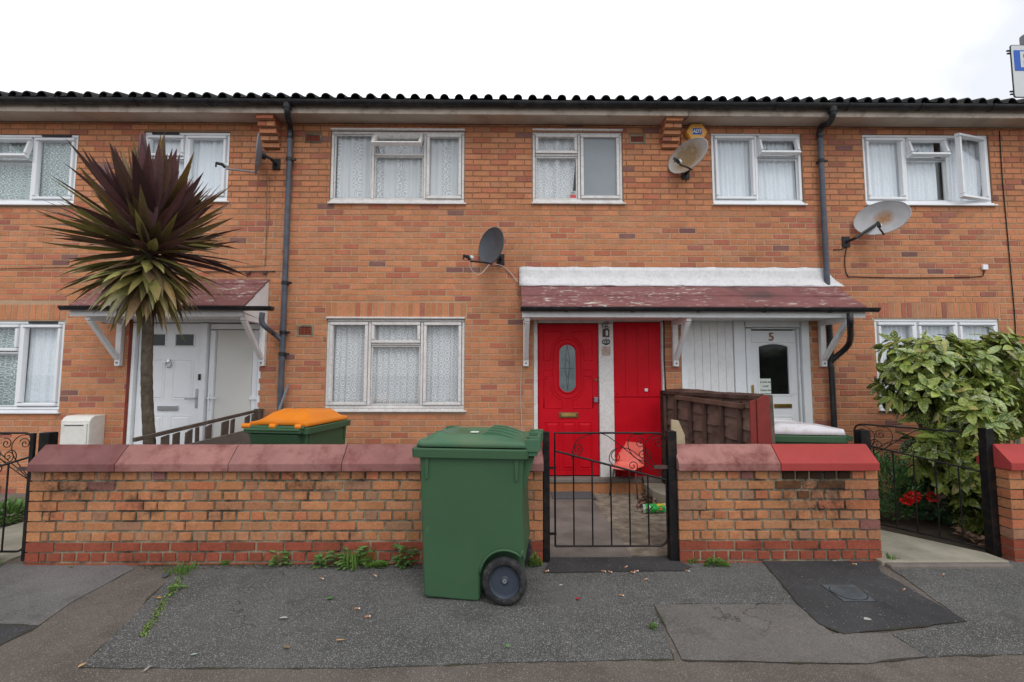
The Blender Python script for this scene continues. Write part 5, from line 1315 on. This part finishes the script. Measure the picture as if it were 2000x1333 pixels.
# ================================================================ SPIKY PURPLE TREE
random.seed(11)
TY = 4.30; tb = at(301, 865, TY).x; cc = at(290, 492, TY)
root = thing('cordyline_tree', 'spiky purple and green cabbage palm on a thin bare trunk behind the long wall', 'tree', (tb, TY, 0))
tk = MB(); npt = 70; pts = []; rad = []
for i in range(npt+1):
    t = i/npt; z = t*(cc.z-.0); x = tb+(cc.x-tb)*t + .012*math.sin(t*9); pts.append((x, TY+.01*math.sin(t*7), z)); rad.append((.050-.008*t)*(1+.018*((i*7) % 3-1))*(1+.07*noise.noise(Vector((0, 0, i*.9))))+(.015*(1-t)**8))
tk.tube(pts, rad, 14); tk.build('trunk', M['trunk'], root, smooth=True)
cr = MB()
def sword(c0, d, L_, wd, droop, cols, curl=0):
    d = Vector(d).normalized(); side = d.cross(Vector((0, 0, 1)))
    if side.length < .15: side = Vector((random.uniform(-1, 1), random.uniform(-1, 1), 0))
    side.normalize(); side = (side + Vector((0, 0, random.uniform(-.5, .5)))).normalized()
    n = 9; p = Vector(c0); vs = []; dd = d.copy()
    prof = [.34, .50, .74, .94, 1.0, .96, .82, .58, .30, .02]
    for i in range(n+1):
        nn = dd.cross(side).normalized(); h = wd/2*prof[i]
        vs += [tuple(p-side*h+nn*h*.35), tuple(p), tuple(p+side*h+nn*h*.35)]
        p = p+dd*(L_/n); dd = (dd+Vector((0, 0, -droop*(i+1)/n))+Vector((0,0,curl*.1))).normalized()
    for i in range(n):
        t = i/n; c = tuple(cols[0][k]*(1-t)+cols[1][k]*t for k in range(3))
        cr.add(vs[3*i:3*i+6], [(0, 1, 4, 3), (1, 2, 5, 4)], 0, c)
pur = [(.10, .045, .048), (.15, .066, .070), (.065, .032, .034), (.20, .11, .11), (.13, .07, .05)]
grn = [(.25, .24, .065), (.34, .33, .11), (.14, .12, .045), (.23, .18, .07)]
base = Vector((cc.x+.02, TY, cc.z))
NL = 400
for i in range(NL):
    t = i/NL; az = i*2.39996+random.uniform(-.25, .25)
    el = -72+152*(t**.80)+random.uniform(-12, 12)
    d = Vector((math.cos(az)*math.cos(R(el)), math.sin(az)*math.cos(R(el)), math.sin(R(el))))
    if el > 35:                      # tight upright purple tuft
        L_ = random.uniform(.62, .92); wd = random.uniform(.08, .125); dr = random.uniform(-.11, .03); up_ = base+Vector((0, 0, .10+.12*random.random()))
        a = random.choice(pur); tip = a if random.random() < .88 else (.22, .15, .03)
        start = up_
    elif el > -8:
        L_ = random.uniform(.58, .86); wd = random.uniform(.055, .09); dr = random.uniform(-.02, .11); a = random.choice(pur) if random.random() < .72 else random.choice(grn); tip = a if random.random() < .6 else random.choice(grn); start = base+Vector((0, 0, random.uniform(-.05, .1)))
    else:
        L_ = random.uniform(.45, .72); wd = random.uniform(.065, .105); dr = random.uniform(.06, .22); a = random.choice(grn) if random.random() < .62 else random.choice(pur); tip = random.choice(grn) if random.random() < .8 else (.25, .16, .06); start = base+Vector((0, 0, random.uniform(-.18, .0)))
    sword(start+d*.03, d, L_, wd, dr, (a, tip))
for i in range(26):                     # withered leaves hanging at the neck
    az = random.random()*6.283; el = random.uniform(-86, -48); d = Vector((math.cos(az)*math.cos(R(el)), math.sin(az)*math.cos(R(el)), math.sin(R(el))))
    sword(base+Vector((0, 0, -.15-.1*random.random()))+d*.03, d, random.uniform(.3, .55), random.uniform(.02, .045), random.uniform(.05, .2), ((.16, .10, .05), (.26, .18, .10)))
cr.build('crown', M['sword'], root)

# ================================================================ SPOTTED SHRUB
random.seed(5)
root = thing('aucuba_shrub', 'big yellow spotted leafy shrub spilling over the right gate', 'shrub', (5.1, 4.7, 0))
fo = MB()
def leaf(mb, p, d, nrm, L_, wd, c, curl=.25, m=0):
    d = Vector(d).normalized(); s = d.cross(Vector(nrm))
    if s.length < .05: s = d.orthogonal()
    s.normalize(); u = s.cross(d)
    n = 5; prof = [.12, .80, 1.0, .92, .62, .05]; vs = []
    q = Vector(p)
    for i in range(n+1):
        h = wd/2*prof[i]; t = i/n
        vs += [tuple(q-s*h+u*h*.16), tuple(q), tuple(q+s*h+u*h*.16)]
        q = q+(d-u*curl*t*1.6)*(L_/n)
    fs = []
    for i in range(n): fs += [(3*i, 3*i+1, 3*i+4, 3*i+3), (3*i+1, 3*i+2, 3*i+5, 3*i+4)]
    mb.add(vs, fs, m, c)
cA = at(1880, 762, 4.75); 
blobs = [(at(1800, 720, 4.65), (.42, .34, .34)), (at(1890, 705, 4.8), (.46, .36, .30)), (at(1792, 775, 4.55), (.26, .28, .24)), (at(1985, 730, 4.8), (.55, .4, .38)), (at(1880, 790, 4.6), (.50, .34, .32)), (at(1885, 900, 4.45), (.30, .24, .34)), (at(1835, 885, 4.45), (.24, .18, .22)), (at(2080, 780, 4.8), (.6, .4, .5)), (at(1905, 985, 4.35), (.10, .12, .2)), (at(1908, 818, 3.98), (.16, .12, .14))]
tot = sum(b[1][0]*b[1][2] for b in blobs)
for c0, rr_ in blobs:
    ns = int(520*rr_[0]*rr_[2]/tot*1.15)+4
    for k in range(ns):
        while True:
            v = Vector((random.gauss(0, 1), random.gauss(0, 1)-.35, random.gauss(0, 1)+.2)).normalized()
            r_ = random.uniform(.72, 1.06)*(1+.35*noise.noise(c0+v*2.2)); p = c0+Vector((v.x*rr_[0], v.y*rr_[1], v.z*rr_[2]))*r_
            if p.z > .15 and p.y < FY-.1: break
        ax = (v+Vector((0, 0, .45))).normalized(); nl = random.randint(5, 8); a0 = random.random()*6
        o1 = ax.orthogonal().normalized(); o2 = ax.cross(o1)
        for q in range(nl):
            a = a0+q*6.283/nl+random.uniform(-.2, .2); rad_ = o1*math.cos(a)+o2*math.sin(a); sp = random.uniform(.1, .95)
            d = (ax*sp+rad_+Vector((random.uniform(-.3,.3), random.uniform(-.3,.3), -.55+random.uniform(-.3,.3)))).normalized()
            g = random.random(); c = (.12, .19, .035) if g < .40 else (.20, .26, .05) if g < .68 else (.055, .10, .022) if g < .95 else (.34, .30, .10)
            f_ = random.uniform(.9, 1.4); c = tuple(x*f_ for x in c)
            leaf(fo, p+d*.01, d, ax, random.uniform(.08, .18), random.uniform(.046, .080), c, random.uniform(.05, .35))
# inner leaves close the view through; their darker colour paints in interior shade
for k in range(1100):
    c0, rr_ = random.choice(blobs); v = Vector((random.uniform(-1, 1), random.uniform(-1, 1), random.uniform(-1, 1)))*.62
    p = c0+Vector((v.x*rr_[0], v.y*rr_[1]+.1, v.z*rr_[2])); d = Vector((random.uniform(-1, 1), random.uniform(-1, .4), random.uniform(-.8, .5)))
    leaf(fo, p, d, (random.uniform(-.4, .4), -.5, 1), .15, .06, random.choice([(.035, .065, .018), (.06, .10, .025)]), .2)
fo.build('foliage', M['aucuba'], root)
st = MB(); bs_ = at(1945, 1060, 4.35)
for c0, rr_ in blobs[:7]:
    for q in range(2):
        e = c0+Vector((random.uniform(-.1, .1), random.uniform(-.1, .1), -rr_[2]*.2)); b_ = Vector((bs_.x+random.uniform(-.12, .08), 4.35+random.uniform(-.05, .25), 0)); mid = b_.lerp(e, .5)+Vector((random.uniform(-.12, .05), 0, .05))
        st.tube(catmull([b_, mid, e], 6), [.016]*13, 6)
st.build('stem', M['stem'], root, smooth=True)
# geraniums and feathery green bush behind the right gate
def bushy(mb, c0, rr_, n, L_, wd, cols, up=.3, flat=.6):
    for k in range(n):
        v = Vector((random.gauss(0, 1), random.gauss(0, 1), random.gauss(0, 1))).normalized(); r_ = random.uniform(.55, 1)
        p = Vector(c0)+Vector((v.x*rr_[0], v.y*rr_[1], v.z*rr_[2]))*r_
        if p.z < .02: p.z = .02+random.random()*.05
        d = (v*flat+Vector((random.uniform(-.6, .6), random.uniform(-.6, .6), up))).normalized(); f_ = random.uniform(.75, 1.2)
        leaf(mb, p, d, (random.uniform(-.5, .5), random.uniform(-.8, .2), 1), L_*random.uniform(.7, 1.2), wd, tuple(x*f_ for x in random.choice(cols)), .15)
gc = at(1850, 990, 4.72)
root = thing('geranium_plant', 'dark leaved geranium with bright red flower heads behind the open gate', 'plant', (gc.x, gc.y, 0))
q = MB(); bushy(q, (gc.x-.05, gc.y, .28), (.48, .28, .26), 1300, .055, .060, [(.045, .12, .04), (.07, .16, .055), (.03, .075, .028)], .2); q.build('foliage', M['leaf'], root)
flm = leaf_mat('red petals', rough=.5, trans=.2)
for px, py, r_ in ((1780, 973, .055), (1770, 978, .045), (1822, 971, .05), (1787, 968, .04)):
    q = MB(); c0 = at(px, py, 4.50)
    for k in range(46):
        v = Vector((random.gauss(0, 1), random.gauss(0, 1), random.gauss(0, 1))).normalized(); leaf(q, c0+Vector((v.x, v.y, v.z*.7))*r_*.7, v, (0, -.4, 1), .028, .026, random.choice([(.75, .012, .008), (.62, .01, .01), (.8, .03, .02)]), .3)
    q.tube([c0, (c0.x+.02, gc.y-.1, .2)], .004, 5, 0, (.05, .09, .03)); q.build('flower_head', flm, root)
gc2 = at(1745, 950, 4.75)
root = thing('feathery_bush', 'feathery mid green bush behind the red ended wall, left of the red flowers', 'bush', (gc2.x, 4.75, 0))
q = MB(); bushy(q, (gc2.x-.05, 4.75, .34), (.27, .25, .36), 2300, .045, .014, [(.09, .22, .06), (.12, .28, .08), (.06, .14, .04)], .7); q.build('foliage', M['leaf'], root)
q = MB()
for k in range(12):
    c0 = at(random.uniform(1728, 1792), random.uniform(893, 915), 5.15)
    for j in range(10):
        v = Vector((random.gauss(0, 1), random.gauss(0, 1), random.gauss(0, 1))).normalized(); leaf(q, c0+v*.008, v, (0, 0, 1), .018, .016, (.6, .02, .015), .2)
q.build('flower', flm, root)
c0 = at(1765, 875, 5.0)
root = thing('tall_stalk_plant', 'single plant with a few broad blue green leaves showing between the gate scrolls', 'plant', (c0.x, c0.y, 0))
q = MB().tube([(c0.x+.03, c0.y, 0), (c0.x+.02, c0.y, c0.z-.05)], .008, 6, 0, (.08, .11, .04)); q.build('stem', M['leaf'], root)
q = MB()
for k in range(7): leaf(q, c0+Vector((random.uniform(-.04, .04), 0, random.uniform(-.05, .05))), (random.uniform(-1, 1), random.uniform(-1, 0), random.uniform(-.7, .6)), (0, -.6, 1), .16, .09, (.07, .17, .08), .3)
q.build('foliage', M['leaf'], root)

# ================================================================ WEEDS
random.seed(21)
def weed(label, px, py, h, spread, kind, n):
    g = gr(px, py, .006); root = None; q = MB()
    for k in range(n):
        a = random.random()*6.283; r_ = spread*random.random()**.6*(.8+.2*math.sin(a*3+px)); p = Vector((g.x+math.cos(a)*r_, min(g.y+math.sin(a)*r_*.5, WY-.01), .004))
        if kind == 'blade': leaf(q, p, (math.cos(a)*.5, math.sin(a)*.3-.1, 1), (math.cos(a), -.5, .3), h*random.uniform(.6, 1.1), .006, random.choice([(.10, .22, .03), (.14, .26, .05), (.08, .16, .03)]), .35)
        elif kind == 'broad':
            z = h*random.random()**1.3; leaf(q, p*1.0+Vector((0, 0, z)), (math.cos(a), math.sin(a)-.4, .35), (0, -.3, 1), .05+.02*random.random(), .026, random.choice([(.10, .20, .05), (.14, .25, .07), (.08, .15, .045)]), .3)
        else: leaf(q, p+Vector((0, 0, h*1.2*(1-r_/spread*.9)*random.random())), (math.cos(a), math.sin(a)-.3, .5), (0, -.3, 1), .016, .010, random.choice([(.09, .20, .03), (.13, .27, .04), (.07, .14, .03)]), .2)
    if kind == 'broad':
        for k in range(5): a = random.random()*6.28; q.tube([(g.x, min(g.y, WY-.012), 0), (g.x+math.cos(a)*spread*.5, min(g.y, WY-.012)-abs(math.sin(a))*spread*.3, h*.9)], .0025, 5, 0, (.10, .14, .05))
    return tag(q.build('weed', M['leaf']), label, 'weed', 'weeds growing along the foot of the garden walls')
weed('small leafy weed against the red brick course, alone under the middle of the long wall', 547, 1104, .10, .05, 'broad', 26)
weed('small bright weed sprig just left of the tallest grassy clump', 630, 1106, .07, .045, 'broad', 30)
weed('largest clump of grassy weeds left of the green bin', 690, 1106, .16, .20, 'blade', 120)
weed('broad leaved green weed inside the largest grassy clump', 688, 1106, .13, .15, 'broad', 50)
weed('low vivid green mossy weed mat left of the green bin', 740, 1106, .04, .10, 'moss', 300)
weed('upright ragged weed touching the left edge of the green bin', 792, 1104, .16, .06, 'broad', 55)
weed('bright green weed tuft behind the bin wheel', 1044, 1105, .10, .06, 'moss', 260)
weed('flowering low weed at the left foot of the short wall', 1398, 1104, .06, .11, 'moss', 320)
weed('thin weed at the foot of the right post of the middle gate', 1352, 1100, .05, .06, 'blade', 24)
weed('small weed at the corner of the right hand path', 1742, 1098, .08, .06, 'blade', 36)
weed('grassy weeds on the pavement crack by the long wall', 345, 1118, .07, .16, 'blade', 90)
weed('green moss and grass in the slanting pavement crack', 345, 1150, .025, .07, 'moss', 70)
weed('tiny green sprig in the crack of the pale patch', 1276, 1228, .04, .02, 'moss', 40)
weed('leafy weeds round the foot of the left gate upright', 40, 1080, .16, .09, 'broad', 90)
weed('weed growing up the left end of the long wall', 42, 1040, .30, .07, 'broad', 70)
weed('small grass tuft below the dark coping end', 440, 1100, .05, .07, 'blade', 30)
q = MB(); 
for k in range(1500):
    t = random.random(); px = 280+t*560; g = gr(px, random.uniform(1094, 1112) if px < 700 else random.uniform(1100, 1112), .005); y = min(g.y, WY-.01)
    leaf(q, (g.x, y, .004), (random.uniform(-1, 1), random.uniform(-1, 0), .5), (0, 0, 1), .012, .008, random.choice([(.10, .14, .03), (.13, .15, .05), (.07, .09, .03), (.22, .17, .10), (.10, .07, .045), (.30, .26, .18)]), .2)
for k in range(500):
    t = random.random(); px = 362-t*85; py = 1115+t*130; px += random.gauss(0, 5)
    g = gr(px, py, .005); leaf(q, (g.x, g.y, .004), (random.uniform(-1, 1), random.uniform(-1, 1), .6), (0, 0, 1), .014, .008, random.choice([(.10, .16, .03), (.15, .22, .05)]), .2)
tag(q.build('moss', M['leaf']), 'thin moss and grit along the foot of the long wall and in the crack', 'moss', kind='stuff')
# left garden greenery seen through the left gate
for px, py, r_, lab in ((12, 935, .17, 'leafy green weeds against the house wall at the far left edge'), (20, 1000, .12, 'low green weeds beside the left garden path')):
    g = gr(px, py+25, 0); root = thing('garden_weed', lab, 'weed', (g.x, g.y, 0)); q = MB(); bushy(q, (g.x-.05, g.y, r_*.8), (r_*1.2, r_, r_), 260, .07, .035, [(.09, .18, .04), (.13, .24, .06)], .5); q.build('foliage', M['leaf'], root)

# ================================================================ LEAVES AND LITTER
random.seed(33)
q = MB()
for k in range(150):
    px, py = random.gauss(1268, 13), random.gauss(980, 9); g = gr(px, py, .03)
    leaf(q, (g.x, g.y, .02+random.random()*.05), (random.uniform(-1, 1), random.uniform(-1, 1), random.uniform(-.1, .5)), (random.uniform(-.6, .6), random.uniform(-.6, .6), 1), .06, .035, random.choice([(.13, .07, .045), (.20, .12, .07), (.28, .18, .12), (.08, .045, .035)]), .4)
tag(q.build('leaf_litter', M['leaf']), 'heap of dry brown leaves between the chair and the concrete block', 'dry leaves', kind='stuff')
q = MB()
for k in range(90):
    px = random.uniform(1860, 1930); g = gr(px, 1035+(px-1860)*.45+random.uniform(-6, 8), .03)
    leaf(q, (g.x, g.y, .036+random.random()*.02), (random.uniform(-1, 1), random.uniform(-1, 1), random.uniform(-.1, .5)), (random.uniform(-.6, .6), 0, 1), .05, .03, random.choice([(.13, .07, .045), (.24, .13, .07), (.30, .2, .13)]), .4)
tag(q.build('leaf_litter', M['leaf']), 'scattered dry leaves at the foot of the spotted shrub by the thick post', 'dry leaves', kind='stuff')
bt = MB().tube([(-.011, 0, .0), (.011, 0, 0)], .0042, 8, 0).tube([(.011, 0, 0), (.016, 0, 0)], .0040, 8, 1)
butt = bt.build('cigarette_butt', [simple('cork tip paper', (.42, .20, .10), .8, .2, 50), M['paper']], smooth=2)
tag(butt, 'orange cigarette butt dropped on the tarmac', 'cigarette butt', 'cigarette butts on the pavement')
spots = [(1067, 1117), (1178, 1117), (1191, 1118), (1222, 1109), (1235, 1119), (1242, 1117), (1260, 1133), (1213, 1164), (1342, 1116), (1085, 1069), (1668, 1103), (1765, 1153), (1842, 1124), (628, 1131), (697, 1190), (717, 1206), (732, 1125)]
for i, (px, py) in enumerate(spots):
    o = butt if i == 0 else butt.copy()
    if i: col.objects.link(o)
    g = gr(px, py, .012); o.location = (g.x, g.y, .0165 if py < 1240 else .01); o.rotation_euler = (0, 0, random.uniform(-.8, .8)); s = random.uniform(1.0, 1.35); o.scale = (s, s, s)
def litter(label, px, py, L_, W_, c, name='fallen_leaf', cat='leaf'):
    g = gr(px, py, .012); q = MB(); a = random.random()*3
    leaf(q, (0, 0, .004), (math.cos(a), math.sin(a)*.7, .05), (0, 0, 1), L_, W_, c, .08); o = q.build(name, M['leaf']); o.location = (g.x, g.y, .011); return tag(o, label, cat)
litter('small green leaf on the grey patch left of the bin', 637, 1171, .045, .03, (.08, .22, .05))
litter('small green leaf fallen near the lower middle edge of the photo', 992, 1266, .035, .02, (.12, .26, .08))
litter('curled tan leaf on the grey patch near the bottom', 655, 1252, .05, .014, (.50, .30, .14))
litter('flat brown leaf near the curled tan leaf', 566, 1266, .04, .025, (.22, .16, .09))
litter('pale scrap of paper on the grey patch', 546, 1208, .05, .018, (.50, .48, .45), 'paper_scrap', 'litter')
litter('greyish scrap low on the grey patch', 372, 1280, .035, .015, (.30, .41, .39), 'paper_scrap', 'litter')
litter('red bottle top on the pavement right of the bin wheel', 1125, 1171, .03, .028, (.42, .02, .03), 'bottle_top', 'litter')
litter('small white scrap between the bin wheel and the gate', 1092, 1144, .028, .012, (.8, .8, .85), 'paper_scrap', 'litter')
litter('pale chewing gum spot on the dark patch', 1688, 1211, .045, .035, (.45, .44, .42), 'gum_spot', 'litter')
litter('white scrap on the dark patch near the wall', 1635, 1097, .035, .012, (.75, .75, .75), 'paper_scrap', 'litter')
litter('orange tan leaf at the bottom edge of the slanting crack', 152, 1305, .04, .022, (.50, .32, .16))
litter('white flake low in the pavement left corner', 280, 1313, .05, .016, (.32, .30, .27), 'paper_scrap', 'litter')
litter('yellow leaf beside the slanting crack', 314, 1169, .035, .02, (.60, .30, .06))
litter('small green leaf on the left grey tarmac', 133, 1107, .04, .02, (.12, .22, .08))
litter('pale blue grey stone chip on the brown strip', 322, 1128, .07, .045, (.10, .11, .14), 'stone_chip', 'stone')
# ================================================================ INSPECTION COVER
cp4 = [gr(1604, 1147), gr(1668, 1147), gr(1711, 1179), gr(1648, 1179)]
ctr = sum(cp4, Vector())/4; root = thing('inspection_cover', 'square iron cover with a round lid set in the dark tarmac patch', 'manhole cover', (ctr.x, ctr.y, 0))
def shr(k): return [(ctr.x+(p.x-ctr.x)*k, ctr.y+(p.y-ctr.y)*k) for p in cp4]
MB().prism(shr(1.03), 'z', .0, .0135).build('surround', M['void'], root, recalc=True)
MB().prism(shr(1.0), 'z', .0, .0165).build('frame', M['iron'], root, bevel=.002, recalc=True)
rr0 = .5*min((cp4[1]-cp4[0]).length, (cp4[3]-cp4[0]).length)*.90
def ell(r_, n=32): return [(ctr.x+r_*math.cos(2*math.pi*k/n), ctr.y+r_*math.sin(2*math.pi*k/n)) for k in range(n)]
MB().prism(ell(rr0*1.05), 'z', .0, .0172).build('gap', M['void'], root, recalc=True)
ld = MB().prism(ell(rr0), 'z', .0, .0190)
for i in range(-4, 5):
    for j in range(-4, 5):
        if i*i+j*j < 17: ld.box(ctr.x+i*rr0*.2-.006, ctr.y+j*rr0*.2-.006, .019, ctr.x+i*rr0*.2+.006, ctr.y+j*rr0*.2+.006, .0205)
ld.build('lid', M['iron'], root, recalc=True)
bpy.context.view_layer.update()
